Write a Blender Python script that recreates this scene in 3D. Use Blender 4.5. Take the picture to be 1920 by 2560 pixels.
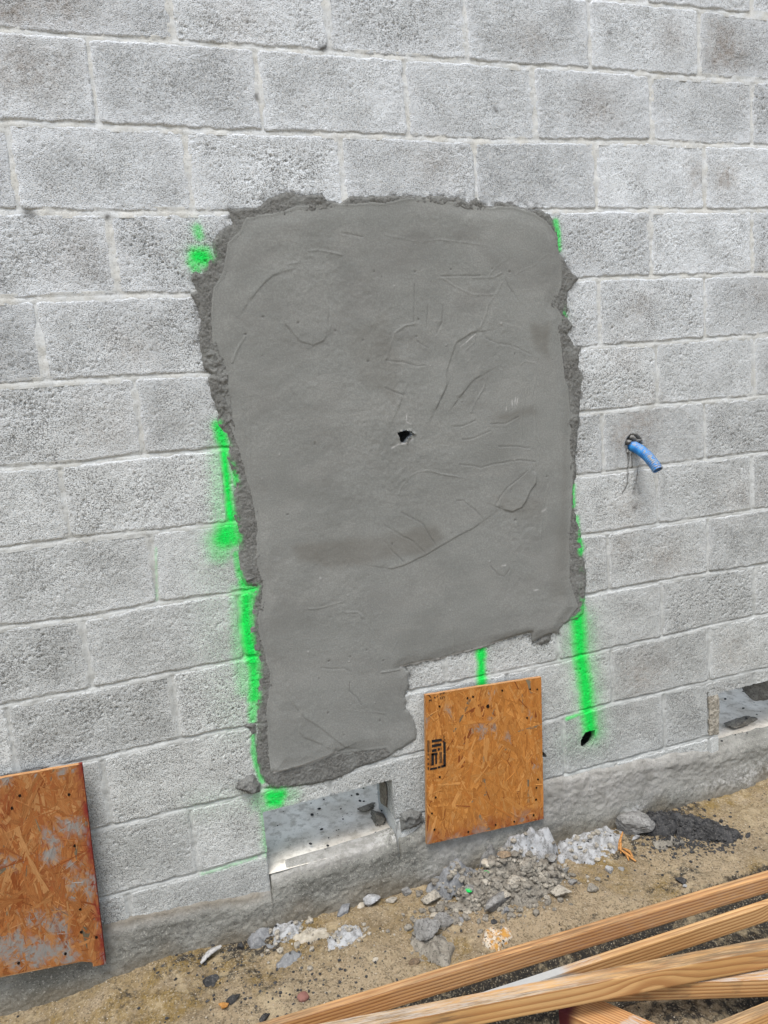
import bpy, math, random
import numpy as np
from mathutils import Matrix, Vector

for o in list(bpy.data.objects):
    bpy.data.objects.remove(o, do_unlink=True)
scene = bpy.context.scene
COL = scene.collection
random.seed(7)
RNG = np.random.default_rng(7)

# ------------------------------------------------------------------ camera
# wall face is the plane y = 0 (x right, z up); z = 0 is the top bed joint in view
FPX, CAM = 1759.88, np.array([0.0400, -1.9675, -1.1323])
ROT = np.array([[0.94757985, -0.30851628, -0.08312716],
                [-0.12615032, -0.12220602, -0.98445507],
                [0.29356178, 0.94333631, -0.15471939]])   # rows: right, down, forward
cam_d = bpy.data.cameras.new('camera')
cam = bpy.data.objects.new('camera', cam_d)
COL.objects.link(cam)
cam_d.sensor_fit = 'HORIZONTAL'
cam_d.sensor_width = 36.0
cam_d.lens = 36.0 * FPX / 1920.0
cam_d.clip_start, cam_d.clip_end = 0.02, 500.0
r_, d_, f_ = ROT
cam.matrix_world = Matrix(((r_[0], -d_[0], -f_[0], CAM[0]), (r_[1], -d_[1], -f_[1], CAM[1]),
                           (r_[2], -d_[2], -f_[2], CAM[2]), (0, 0, 0, 1)))
scene.camera = cam

# ------------------------------------------------------------------ sky, sun, exposure (overcast)
SUN_EL, SUN_AZ = math.radians(68), math.radians(208)     # azimuth from +y (north) clockwise
world = bpy.data.worlds.new('World')
scene.world = world
world.use_nodes = True
wn, wl = world.node_tree.nodes, world.node_tree.links
wn.clear()
sky = wn.new('ShaderNodeTexSky'); sky.sky_type = 'NISHITA'; sky.sun_disc = False
sky.sun_elevation, sky.sun_rotation = SUN_EL, SUN_AZ
sky.air_density, sky.dust_density, sky.ozone_density = 1.0, 3.0, 1.0
hs = wn.new('ShaderNodeHueSaturation'); hs.inputs['Saturation'].default_value = 0.66; hs.inputs['Hue'].default_value = 0.488
bg = wn.new('ShaderNodeBackground'); bg.inputs['Strength'].default_value = 0.13
wo = wn.new('ShaderNodeOutputWorld')
wl.new(sky.outputs[0], hs.inputs['Color']); wl.new(hs.outputs[0], bg.inputs['Color']); wl.new(bg.outputs[0], wo.inputs['Surface'])
sun_d = bpy.data.lights.new('sun', 'SUN'); sun_d.energy = 1.5; sun_d.angle = math.radians(20); sun_d.color = (1.0, 0.99, 0.975)
sun = bpy.data.objects.new('sun', sun_d); COL.objects.link(sun)
sdir = Vector((math.sin(SUN_AZ) * math.cos(SUN_EL), math.cos(SUN_AZ) * math.cos(SUN_EL), math.sin(SUN_EL)))
sun.rotation_euler = sdir.to_track_quat('Z', 'Y').to_euler()
sun.location = (0, -3, 4)
cy = scene.cycles
cy.max_bounces, cy.diffuse_bounces, cy.glossy_bounces, cy.transmission_bounces = 5, 3, 2, 2
cy.caustics_reflective = cy.caustics_refractive = False
vs = scene.view_settings
vs.view_transform = 'Standard'; vs.look = 'None'; vs.exposure = 1.02; vs.gamma = 1.0; vs.use_curve_mapping = False

# ------------------------------------------------------------------ measuring: photo pixels to real planes
def _rays(P):
    P = np.atleast_2d(np.array(P, float))
    return np.stack([(P[:, 0] - 960) / FPX, (P[:, 1] - 1280) / FPX, np.ones(len(P))], 1) @ ROT
def W(P, y=0.0):                     # wall-parallel plane -> (x, z)
    d = _rays(P); t = (y - CAM[1]) / d[:, 1]
    return (CAM + d * t[:, None])[:, [0, 2]]
def G(P, z):                         # level plane -> (x, y)
    d = _rays(P); t = (z - CAM[2]) / d[:, 2]
    return (CAM + d * t[:, None])[:, :2]
def zm(x0, y0, s, pts):              # points noted in an enlarged crop -> photo pixels
    return [(x0 + a / s, y0 + b / s) for a, b in pts]

# ------------------------------------------------------------------ numpy noise and fields
_LAT = np.random.default_rng(11).random((512, 512)).astype(np.float32)
def vn(x, y, s, seed=0):
    u = np.asarray(x) / s + seed * 17.31 + 100; v = np.asarray(y) / s + seed * 9.77 + 100
    i = np.floor(u).astype(int); j = np.floor(v).astype(int); fu = u - i; fv = v - j
    fu = fu * fu * (3 - 2 * fu); fv = fv * fv * (3 - 2 * fv)
    a = _LAT[i & 511, j & 511]; b = _LAT[(i + 1) & 511, j & 511]; c = _LAT[i & 511, (j + 1) & 511]; d = _LAT[(i + 1) & 511, (j + 1) & 511]
    return (a * (1 - fu) + b * fu) * (1 - fv) + (c * (1 - fu) + d * fu) * fv - 0.5
def fbm(x, y, s, seed=0, o=4):
    r = 0; a = 1.0
    for k in range(o):
        r = r + a * vn(x, y, s, seed + k * 3); s *= 0.5; a *= 0.5
    return r
_L3 = np.random.default_rng(5).random((64, 64, 64)).astype(np.float32)
def vn3(p, s, seed=0):
    q = p / s + seed * 7.7 + 50; i = np.floor(q).astype(int); f = q - i; f = f * f * (3 - 2 * f); r = 0
    for a in (0, 1):
        for b in (0, 1):
            for c in (0, 1):
                w = (f[:, 0] if a else 1 - f[:, 0]) * (f[:, 1] if b else 1 - f[:, 1]) * (f[:, 2] if c else 1 - f[:, 2])
                r = r + w * _L3[(i[:, 0] + a) & 63, (i[:, 1] + b) & 63, (i[:, 2] + c) & 63]
    return r - 0.5
def ss(e0, e1, x):
    t = np.clip((x - e0) / (e1 - e0), 0, 1); return t * t * (3 - 2 * t)
def segd(px, pz, L):                 # distance to a polyline
    L = np.asarray(L, float); best = np.full(px.shape, 1e9)
    for (ax, az), (bx, bz) in zip(L[:-1], L[1:]):
        dx, dz = bx - ax, bz - az; q = dx * dx + dz * dz + 1e-12
        t = np.clip(((px - ax) * dx + (pz - az) * dz) / q, 0, 1)
        best = np.minimum(best, (px - ax - t * dx) ** 2 + (pz - az - t * dz) ** 2)
    return np.sqrt(best)
def inside(px, pz, L):
    L = np.asarray(L, float); r = np.zeros(px.shape, bool)
    for (ax, az), (bx, bz) in zip(L, np.roll(L, -1, 0)):
        if az == bz: continue
        c = ((az > pz) != (bz > pz)) & (px < (bx - ax) * (pz - az) / (bz - az) + ax)
        r ^= c
    return r

# ------------------------------------------------------------------ object helpers
def mk(name, V, F, mat, parent=None, attrs=None, smooth=True, origin=None, uv=None):
    V = np.asarray(V, np.float32); F = np.asarray(F, np.int32)
    org = np.zeros(3, np.float32) if origin is None else np.asarray(origin, np.float32)
    me = bpy.data.meshes.new(name); n, k = F.shape
    me.vertices.add(len(V)); me.vertices.foreach_set('co', (V - org).ravel())
    me.loops.add(n * k); me.loops.foreach_set('vertex_index', F.ravel())
    me.polygons.add(n); me.polygons.foreach_set('loop_start', np.arange(0, n * k, k, dtype=np.int32))
    me.polygons.foreach_set('use_smooth', np.full(n, smooth, bool) if np.isscalar(smooth) else np.asarray(smooth, bool))
    me.update(calc_edges=True)
    for a, v in (attrs or {}).items():
        v = np.asarray(v, np.float32)
        if v.ndim == 2:
            t = me.attributes.new(a, 'FLOAT_COLOR', 'POINT'); c = np.ones((len(V), 4), np.float32); c[:, :v.shape[1]] = v; t.data.foreach_set('color', c.ravel())
        else:
            t = me.attributes.new(a, 'FLOAT', 'POINT'); t.data.foreach_set('value', v)
    if uv is not None:
        l = me.uv_layers.new(name='UVMap'); l.data.foreach_set('uv', np.asarray(uv, np.float32)[F.ravel()].ravel())
    me.materials.append(mat)
    o = bpy.data.objects.new(name, me); COL.objects.link(o); o.location = org.tolist()
    if parent is not None:
        o.parent = parent
        o.matrix_parent_inverse = Matrix.Translation(parent.location).inverted() if parent.type == 'EMPTY' or True else o.matrix_parent_inverse
    return o
def empty(name, loc):
    o = bpy.data.objects.new(name, None); COL.objects.link(o); o.location = loc; o.empty_display_size = 0.05; return o
def tag(o, label, cat, group=None):
    o['label'] = label; o['category'] = cat
    if group: o['group'] = group
    return o
def struct(o): o['kind'] = 'structure'; return o
def stuff(o): o['kind'] = 'stuff'; return o
def grid_solid(X, Y, Z, mask, back, hole=None, hback=.032, close=False):
    """front sheet over the masked cells of a grid, with side walls back to y = back; returns V, F, source index, smooth flags"""
    nv, nu = X.shape; idx = np.arange(nv * nu).reshape(nv, nu)
    a, b, c, d = idx[:-1, :-1], idx[:-1, 1:], idx[1:, 1:], idx[1:, :-1]
    F = np.stack([a, b, c, d], -1)[mask]
    m = np.pad(mask, 1); E = []
    for p, q, nb in ((a, b, m[:-2, 1:-1]), (b, c, m[1:-1, 2:]), (c, d, m[2:, 1:-1]), (d, a, m[1:-1, :-2])):
        s = mask & ~nb; E.append(np.stack([p[s], q[s]], -1))
    E = np.concatenate(E)
    P = np.stack([X.ravel(), Y.ravel(), Z.ravel()], 1); n = len(P); ne = len(E)
    sv = E.ravel(); A = P[sv]; B = A.copy(); B[:, 1] = back
    if hole is not None and hole.any():                     # round a hole the shell is only some 3 cm thick
        hv = np.zeros((nv, nu), bool); hv[:-1, :-1] |= hole; hv[1:, :-1] |= hole; hv[1:, 1:] |= hole; hv[:-1, 1:] |= hole
        B[hv.ravel()[sv], 1] = hback
    V = np.concatenate([P, A, B]); src = np.concatenate([np.arange(n), sv, sv])
    k = np.arange(ne); p, q = n + 2 * k, n + 2 * k + 1
    S = np.stack([q, p, p + 2 * ne, q + 2 * ne], -1)
    if close:                                               # back shell
        c4 = np.array([[X.min(), back, Z.min()], [X.max(), back, Z.min()], [X.max(), back, Z.max()], [X.min(), back, Z.max()]]); n4 = len(V)
        V = np.concatenate([V, c4]); src = np.concatenate([src, [0, 0, 0, 0]]); S = np.concatenate([S, [[n4 + 3, n4 + 2, n4 + 1, n4]]]); ne += 1
    Fa = np.concatenate([F, S]); used, inv = np.unique(Fa, return_inverse=True)
    return V[used], inv.reshape(Fa.shape), src[used], np.concatenate([np.ones(len(F), bool), np.zeros(ne, bool)])

# ------------------------------------------------------------------ materials
class NT:
    def __init__(s, name, rough=0.9, spec=0.2):
        s.m = bpy.data.materials.new(name); s.m.use_nodes = True; s.n = s.m.node_tree.nodes; s.l = s.m.node_tree.links
        s.b = s.n['Principled BSDF']; s.b.inputs['Roughness'].default_value = rough; s.b.inputs['Specular IOR Level'].default_value = spec
        s._p = None
    def pos(s):
        if s._p is None: s._p = s.n.new('ShaderNodeNewGeometry').outputs['Position']
        return s._p
    def put(s, i, v):
        if hasattr(v, 'is_linked') or hasattr(v, 'links'): s.l.new(v, i)
        else: i.default_value = (*v, 1) if isinstance(v, (tuple, list)) and len(v) == 3 and i.type == 'RGBA' else v
    def noise(s, scale, detail=4, rough=0.55, co=None, dist=0.0, w=None):
        t = s.n.new('ShaderNodeTexNoise'); t.inputs['Scale'].default_value = scale; t.inputs['Detail'].default_value = detail
        t.inputs['Roughness'].default_value = rough; t.inputs['Distortion'].default_value = dist; s.l.new(co or s.pos(), t.inputs['Vector']); return t.outputs['Fac']
    def voro(s, scale, feat='F1', out='Distance', co=None):
        t = s.n.new('ShaderNodeTexVoronoi'); t.feature = feat; t.inputs['Scale'].default_value = scale; s.l.new(co or s.pos(), t.inputs['Vector']); return t.outputs[out]
    def map(s, v, sc=(1, 1, 1), loc=(0, 0, 0), rot=(0, 0, 0)):
        t = s.n.new('ShaderNodeMapping'); t.inputs['Scale'].default_value = sc; t.inputs['Location'].default_value = loc; t.inputs['Rotation'].default_value = rot; s.l.new(v, t.inputs['Vector']); return t.outputs[0]
    def rng(s, v, a, b, c=0.0, d=1.0):
        t = s.n.new('ShaderNodeMapRange'); t.interpolation_type = 'SMOOTHSTEP'
        s.put(t.inputs['Value'], v)
        for k, x in zip(('From Min', 'From Max', 'To Min', 'To Max'), (a, b, c, d)): t.inputs[k].default_value = x
        return t.outputs['Result']
    def math(s, op, a, b=0.0, clamp=False):
        t = s.n.new('ShaderNodeMath'); t.operation = op; t.use_clamp = clamp; s.put(t.inputs[0], a); s.put(t.inputs[1], b); return t.outputs[0]
    def mix(s, f, a, b, mode='MIX'):
        t = s.n.new('ShaderNodeMix'); t.data_type = 'RGBA'; t.blend_type = mode; s.put(t.inputs[0], f); s.put(t.inputs[6], a); s.put(t.inputs[7], b); return t.outputs[2]
    def ramp(s, v, stops):
        t = s.n.new('ShaderNodeValToRGB'); e = t.color_ramp.elements
        while len(e) < len(stops): e.new(0.5)
        for k, (p, c) in zip(e, stops): k.position = p; k.color = (*c, 1)
        s.put(t.inputs[0], v); return t.outputs[0]
    def attr(s, name, out='Fac'):
        t = s.n.new('ShaderNodeAttribute'); t.attribute_name = name; return t.outputs[out]
    def sep(s, v):
        t = s.n.new('ShaderNodeSeparateXYZ'); s.l.new(v, t.inputs[0]); return t.outputs
    def comb(s, x=0.0, y=0.0, z=0.0):
        t = s.n.new('ShaderNodeCombineXYZ')
        for i, v in zip(t.inputs, (x, y, z)): s.put(i, v)
        return t.outputs[0]
    def obj(s): return s.n.new('ShaderNodeTexCoord').outputs['Object']
    def bump(s, h, dist, strength=1.0, prev=None):
        t = s.n.new('ShaderNodeBump'); t.inputs['Distance'].default_value = dist; t.inputs['Strength'].default_value = strength; s.l.new(h, t.inputs['Height'])
        if prev is not None: s.l.new(prev, t.inputs['Normal'])
        return t.outputs[0]
    def end(s, col=None, nrm=None, rough=None):
        if col is not None: s.put(s.b.inputs['Base Color'], col)
        if nrm is not None: s.l.new(nrm, s.b.inputs['Normal'])
        if rough is not None: s.put(s.b.inputs['Roughness'], rough)
        return s.m
GREEN = (0.010, 0.70, 0.085)
def sprayed(t, col):
    """fluorescent marking paint laid over a concrete colour by the 'spray' attribute, broken up by the grain"""
    g = t.math('ADD', t.attr('spray'), t.math('MULTIPLY', t.math('SUBTRACT', t.noise(300, 3, 0.65, dist=0.3), 0.5), 1.5))
    f = t.math('MULTIPLY', t.math('MULTIPLY', t.attr('spray'), 1.02), t.rng(g, -0.05, 0.50), True)
    return t.mix(f, col, t.mix(t.rng(t.noise(200, 3), 0.35, 0.7), GREEN, (0.02, 0.50, 0.075)))
def m_block():
    t = NT('block_concrete', 0.95, 0.12)
    tint = t.attr('tint'); low = t.attr('low')
    big = t.noise(9, 5, 0.6)
    base = t.mix(t.rng(big, 0.3, 0.7), (0.452, 0.471, 0.478), (0.575, 0.60, 0.612))
    base = t.mix(t.math('MULTIPLY', low, 0.8), base, t.mix(t.rng(big, 0.3, 0.7), (0.375, 0.380, 0.352), (0.485, 0.492, 0.460)))
    base = t.mix(1.0, base, t.comb(tint, tint, tint), 'MULTIPLY')
    grain = t.voro(300, 'F1', 'Color'); gv = t.sep(grain)
    dens = t.noise(11, 4, 0.6)
    pore_shade = t.math('SUBTRACT', t.noise(300, 3, 0.65, dist=0.3), t.math('MULTIPLY', dens, 0.24))  # dark specks: shade of the pores painted into the block colour
    spec = t.math('MULTIPLY', t.rng(pore_shade, 0.356, 0.312), t.math('SUBTRACT', 1.0, t.math('MULTIPLY', t.attr('smear'), 0.75), True))
    base = t.mix(t.math('MULTIPLY', spec, t.math('ADD', t.math('MULTIPLY', t.attr('pore'), 0.42), 0.22, True)), base, (0.085, 0.083, 0.078))
    base = t.mix(t.math('MULTIPLY', t.rng(gv[1], 0.82, 0.98), 0.45), base, (0.60, 0.59, 0.56))
    base = t.mix(t.math('MULTIPLY', t.attr('stain'), t.rng(t.noise(45, 5, 0.65), 0.25, 0.7)), base, (0.20, 0.15, 0.105))
    base = t.mix(t.math('MULTIPLY', t.attr('smear'), 0.72), base, t.mix(low, (0.63, 0.655, 0.675), (0.54, 0.552, 0.54)))
    base = t.mix(t.math('MULTIPLY', t.rng(pore_shade, 0.335, 0.285), 0.36), base, (0.11, 0.108, 0.102))  # second pass of painted pore shade, over the smears
    base = t.mix(t.attr('drip'), base, (0.08, 0.078, 0.072))
    base = sprayed(t, base)
    n = t.bump(t.noise(420, 4, 0.65), 0.0020, 0.85)
    n = t.bump(t.rng(t.voro(240), 0.10, 0.45), 0.0022, 0.7, n)
    return t.end(base, n)
def m_mortar():
    t = NT('mortar_joint', 0.95, 0.12)
    c = t.mix(t.rng(t.noise(14, 4), 0.35, 0.65), (0.515, 0.512, 0.478), (0.535, 0.552, 0.552))
    c = t.mix(t.attr('low'), c, t.mix(t.rng(t.noise(14, 4), 0.35, 0.65), (0.335, 0.342, 0.326), (0.45, 0.46, 0.442)))
    c = t.mix(t.rng(t.noise(240, 3, 0.65), 0.46, 0.34, 0, 0.55), c, (0.22, 0.21, 0.19))
    c = t.mix(t.attr('drip'), c, (0.06, 0.056, 0.05))
    c = sprayed(t, c)
    return t.end(c, t.bump(t.noise(350, 4, 0.6), 0.0012, 0.7))
def m_patch(rough):
    t = NT('fresh_mortar_rough' if rough else 'fresh_mortar_smooth', 0.8, 0.25)
    b = t.noise(3.2, 5, 0.6, dist=0.6)
    c = t.mix(t.rng(b, 0.3, 0.7), (0.182, 0.187, 0.173), (0.226, 0.232, 0.216))
    sw = t.noise(4.5, 4, 0.55, co=t.map(t.pos(), (1, 1, 2.0), rot=(0, 0.9, 0)), dist=0.9)
    c = t.mix(t.rng(sw, 0.40, 0.70, 0, 0.55), c, (0.262, 0.264, 0.245))
    sw2 = t.noise(3.2, 4, 0.55, co=t.map(t.pos(), (1, 1, 1.8), (3, 1, 2), rot=(0, -0.9, 0)), dist=1.0)
    c = t.mix(t.rng(sw2, 0.46, 0.72, 0, 0.45), c, (0.135, 0.132, 0.122))
    c = t.mix(t.rng(t.noise(600, 2, 0.6), 0.60, 0.72, 0, 0.5), c, (0.30, 0.295, 0.28))
    c = t.mix(t.rng(t.noise(220, 3, 0.65), 0.40, 0.66, 0.35, 0), c, (0.115, 0.113, 0.106))
    if rough:
        c = t.mix(t.rng(t.noise(16, 4, 0.6), 0.3, 0.6, 0.2, 0.9), c, t.mix(t.rng(t.noise(180, 5, 0.7), 0.3, 0.65), (0.058, 0.057, 0.052), (0.168, 0.166, 0.154)))
    c = t.mix(t.math('MULTIPLY', t.attr('damp'), t.rng(t.noise(12, 4), 0.2, 0.6, 0.55, 0.95)), c, (0.116, 0.107, 0.09))
    c = t.mix(t.attr('pale'), c, (0.42, 0.415, 0.40))
    c = t.mix(t.math('MULTIPLY', t.attr('crack'), 0.62), c, (0.07, 0.068, 0.063))
    c = sprayed(t, c)
    n = t.bump(t.noise(520, 3, 0.6), 0.0013 if not rough else 0.003, 0.8)
    n = t.bump(t.noise(60, 4, 0.6), 0.0012 if not rough else 0.005, 0.5, n)
    return t.end(c, n, t.rng(b, 0.3, 0.7, 0.72, 0.9))
def m_footing():
    t = NT('footing_concrete', 0.95, 0.12)
    c = t.mix(t.rng(t.noise(6, 5, 0.65), 0.3, 0.7), (0.145, 0.143, 0.124), (0.30, 0.296, 0.262))
    c = t.mix(t.rng(t.noise(28, 5, 0.7), 0.5, 0.72, 0, 0.7), c, (0.095, 0.092, 0.082))
    c = t.mix(t.rng(t.noise(210, 3, 0.7), 0.45, 0.33, 0, 0.85), c, (0.05, 0.048, 0.043))
    c = t.mix(t.rng(t.noise(180, 3, 0.7, co=t.map(t.pos(), (1, 1, 1), (3, 7, 1))), 0.55, 0.68, 0, 0.85), c, (0.40, 0.385, 0.34))
    c = t.mix(t.math('MULTIPLY', t.attr('pale'), t.rng(t.noise(55, 5, 0.7), 0.42, 0.6)), c, (0.58, 0.57, 0.54))
    c = t.mix(t.math('MULTIPLY', t.attr('smear'), t.rng(t.noise(170, 4, 0.7), 0.34, 0.5, 0.35, 0.95)), c, t.mix(t.rng(t.noise(20, 4), 0.3, 0.7), (0.25, 0.24, 0.215), (0.37, 0.358, 0.33)))
    c = t.mix(t.attr('stain'), c, (0.15, 0.12, 0.078))
    c = sprayed(t, c)
    n = t.bump(t.noise(300, 5, 0.7), 0.004, 0.9)
    return t.end(c, t.bump(t.noise(110, 5, 0.65), 0.003, 0.6, n))
def m_sand():
    t = NT('sand', 0.95, 0.15)
    c = t.mix(t.rng(t.noise(4.5, 5, 0.6), 0.3, 0.7), (0.215, 0.165, 0.102), (0.32, 0.252, 0.162))
    c = t.mix(t.math('MULTIPLY', t.attr('ochre'), t.rng(t.noise(16, 5, 0.65), 0.32, 0.62)), c, (0.20, 0.135, 0.045))
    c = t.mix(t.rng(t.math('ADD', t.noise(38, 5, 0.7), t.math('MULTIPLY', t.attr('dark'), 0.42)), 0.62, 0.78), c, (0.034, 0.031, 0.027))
    g = t.sep(t.voro(270, 'F1', 'Color'))
    c = t.mix(t.rng(g[0], 0.76, 0.95, 0, 0.5), c, (0.40, 0.34, 0.24))
    c = t.mix(t.rng(g[1], 0.74, 0.95, 0, 0.7), c, (0.085, 0.07, 0.048))
    c = t.mix(t.rng(t.noise(60, 5, 0.75), 0.53, 0.68, 0, 0.8), c, (0.095, 0.068, 0.038))
    c = t.mix(t.rng(t.noise(17, 5, 0.7, co=t.map(t.pos(), (1, 1, 1), (5, 2, 0))), 0.52, 0.68, 0, 0.6), c, (0.40, 0.325, 0.205))
    n = t.bump(t.noise(420, 4, 0.7), 0.003, 0.9)
    return t.end(c, t.bump(t.noise(75, 5, 0.7), 0.010, 0.7, n))
def m_slab():
    t = NT('slab_concrete', 1.0, 0.03)
    c = t.mix(t.rng(t.noise(7, 5, 0.6), 0.3, 0.7), (0.54, 0.495, 0.42), (0.76, 0.72, 0.64))
    c = t.mix(t.rng(t.noise(26, 4, 0.7), 0.46, 0.66, 0, 0.65), c, (0.32, 0.285, 0.23))
    c = t.mix(t.rng(t.noise(150, 4, 0.7), 0.60, 0.70, 0, 0.7), c, (0.13, 0.12, 0.10))
    return t.end(c, t.bump(t.noise(120, 4), 0.001, 0.5))
def m_osb(name, red):
    t = NT(name, 0.72, 0.22)
    c = t.attr('Col', 'Color')
    u = t.n.new('ShaderNodeUVMap').outputs[0]
    f = t.noise(1.0, 4, 0.6, co=t.map(u, (45, 700, 1)))
    c = t.mix(t.rng(f, 0.35, 0.7, 0, 0.55), c, t.mix(1.0, c, (0.45, 0.36, 0.26), 'MULTIPLY'))
    c = t.mix(t.rng(t.noise(1.0, 3, 0.5, co=t.map(u, (30, 420, 1), (5, 3, 0))), 0.55, 0.75, 0, 0.35), c, (0.47, 0.25, 0.09))
    c = t.mix(t.math('MULTIPLY', t.attr('red'), t.rng(t.noise(35, 4, 0.6), 0.25, 0.6)), c, (0.16, 0.012, 0.014))
    c = t.mix(t.math('MULTIPLY', t.attr('cement'), t.rng(t.noise(70, 5, 0.7), 0.33, 0.55)), c, (0.215, 0.203, 0.185))
    return t.end(c, t.bump(f, 0.0009, 0.8))
def m_edge():
    t = NT('osb_edge', 0.85, 0.15)
    c = t.mix(t.rng(t.noise(1, 4, 0.6, co=t.map(t.pos(), (60, 500, 60))), 0.3, 0.7), (0.28, 0.125, 0.045), (0.50, 0.29, 0.14))
    c = t.mix(t.attr('red'), c, (0.14, 0.008, 0.012))
    return t.end(c, t.bump(t.noise(300, 3), 0.001, 0.6))
def m_plain(name, col, rough=0.8, spec=0.2, amp=0.35, sc=80):
    t = NT(name, rough, spec)
    d = tuple(x * (1 - amp) for x in col)
    return t.end(t.mix(t.rng(t.noise(sc, 4), 0.3, 0.7), d, col), t.bump(t.noise(sc * 4, 3), 0.0008, 0.5))
def m_rock(name, a, b, sp=None, spa=0.5, dust=None):
    t = NT(name, 0.95, 0.12)
    c = t.mix(t.rng(t.noise(38, 5, 0.65), 0.32, 0.68), a, b)
    if sp is not None: c = t.mix(t.rng(t.sep(t.voro(260, 'F1', 'Color'))[0], 0.7, 0.95, 0, spa), c, sp)
    if dust is not None: c = t.mix(t.rng(t.noise(46, 5, 0.7), 0.42, 0.60), c, dust)
    c = t.mix(t.attr('green'), c, (0.01, 0.5, 0.09))
    n = t.bump(t.noise(330, 4, 0.7), 0.0022, 0.8)
    return t.end(c, t.bump(t.noise(110, 4, 0.65), 0.005, 0.5, n))
def m_wood(name, pale, mid, darkc):
    t = NT(name, 0.75, 0.2)
    o = t.obj(); g = t.attr('grain')
    wob = t.noise(1.0, 3, 0.5, co=t.map(o, (3.0, 60, 60)))
    ph = t.math('ADD', g, t.math('MULTIPLY', wob, 0.35))
    s = t.math('FRACT', ph)
    late = t.math('MULTIPLY', t.rng(s, 0.15, 0.86), t.rng(s, 1.0, 0.90))
    fib = t.noise(1.0, 4, 0.65, co=t.map(o, (14, 420, 420)))
    patch = t.noise(1.0, 4, 0.55, co=t.map(o, (2.6, 16, 16), (1, 2, 3)))
    c = t.mix(t.rng(patch, 0.3, 0.7), mid, pale)
    c = t.mix(t.math('MULTIPLY', late, 0.78), c, darkc)
    c = t.mix(t.rng(fib, 0.48, 0.75, 0, 0.28), c, tuple(x * 0.6 for x in mid))
    w = t.attr('weather')
    wf = t.math('MULTIPLY', w, t.rng(t.noise(1.0, 5, 0.6, co=t.map(o, (3.5, 45, 45), (7, 1, 2))), 0.32, 0.62))
    grey = t.mix(t.rng(fib, 0.35, 0.65), (0.15, 0.10, 0.055), (0.40, 0.28, 0.16))
    c = t.mix(t.math('MULTIPLY', wf, 0.85), c, grey)
    c = t.mix(t.math('MULTIPLY', t.attr('mould'), t.rng(t.noise(1.0, 5, 0.7, co=t.map(o, (12, 200, 200))), 0.36, 0.66)), c, (0.11, 0.08, 0.05))
    c = t.mix(t.math('MULTIPLY', t.attr('dust'), t.rng(t.noise(1.0, 5, 0.7, co=t.map(o, (22, 260, 260))), 0.40, 0.66)), c, (0.40, 0.365, 0.325))
    c = t.mix(t.attr('cement'), c, t.mix(t.noise(60, 4), (0.30, 0.30, 0.285), (0.40, 0.40, 0.385)))
    c = t.mix(t.attr('red'), c, (0.07, 0.012, 0.014))
    n = t.bump(late, 0.0005, 0.5)
    return t.end(c, t.bump(fib, 0.0008, 0.6, n))

M_BLOCK, M_MORTAR, M_SKIM, M_ROUGH = m_block(), m_mortar(), m_patch(False), m_patch(True)
M_FOOT, M_SAND, M_SLAB = m_footing(), m_sand(), m_slab()

# ------------------------------------------------------------------ wall data
JP = {0: [(1747, 23), (1920, 40)],
      1: [(0, 75), (231, 93), (431, 104), (816, 130), (960, 142), (1162, 153), (1469, 174), (1747, 194), (1920, 204)],
      2: [(0, 304), (243, 312), (463, 324), (654, 330), (851, 336), (960, 341), (1186, 352), (1336, 353), (1628, 353), (1764, 362), (1920, 365)],
      3: [(0, 527), (278, 532), (475, 531), (567, 531), (1411, 527), (1492, 525), (1762, 527), (1920, 525)],
      4: [(0, 750), (93, 748), (289, 740), (475, 737), (1458, 698), (1625, 692), (1764, 689), (1920, 683)],
      5: [(0, 964), (116, 955), (341, 944), (521, 934), (1452, 871), (1498, 867), (1643, 857), (1762, 847), (1886, 840)],
      6: [(0, 1172), (150, 1164), (359, 1139), (550, 1123), (1446, 1032), (1504, 1029), (1643, 1013), (1762, 1003), (1920, 990)],
      7: [(0, 1373), (185, 1347), (382, 1329), (579, 1306), (1440, 1190), (1510, 1184), (1643, 1164), (1764, 1149), (1920, 1129)],
      8: [(0, 1569), (208, 1546), (394, 1509), (608, 1480), (1463, 1338), (1521, 1332), (1643, 1312), (1770, 1294), (1828, 1285)],
      9: [(0, 1766), (231, 1723), (434, 1682), (608, 1647), (1463, 1488), (1521, 1477), (1649, 1455), (1770, 1433), (1886, 1416)],
      10: [(231, 1899), (451, 1850), (608, 1818), (1463, 1639), (1530, 1621), (1654, 1595), (1770, 1566), (1920, 1535)],
      11: [(255, 2073), (475, 2021), (637, 1984), (1365, 1804), (1417, 1789), (1527, 1760), (1660, 1731), (1770, 1705), (1898, 1676)],
      12: [(255, 2247), (492, 2186), (666, 2137), (1770, 1844)]}
JZ = {}
for j, pts in JP.items():
    q = W(pts); JZ[j] = (q[:, 0], q[:, 1] + j * 0.203)
def jz(j, x):
    x = np.asarray(x, float); r = np.zeros_like(x)
    if j in JZ: r = np.interp(x, *JZ[j])
    return -0.203 * j + r + 0.0012 * vn(x, np.full_like(x, j * 3.7), 0.05, 3)
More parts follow.
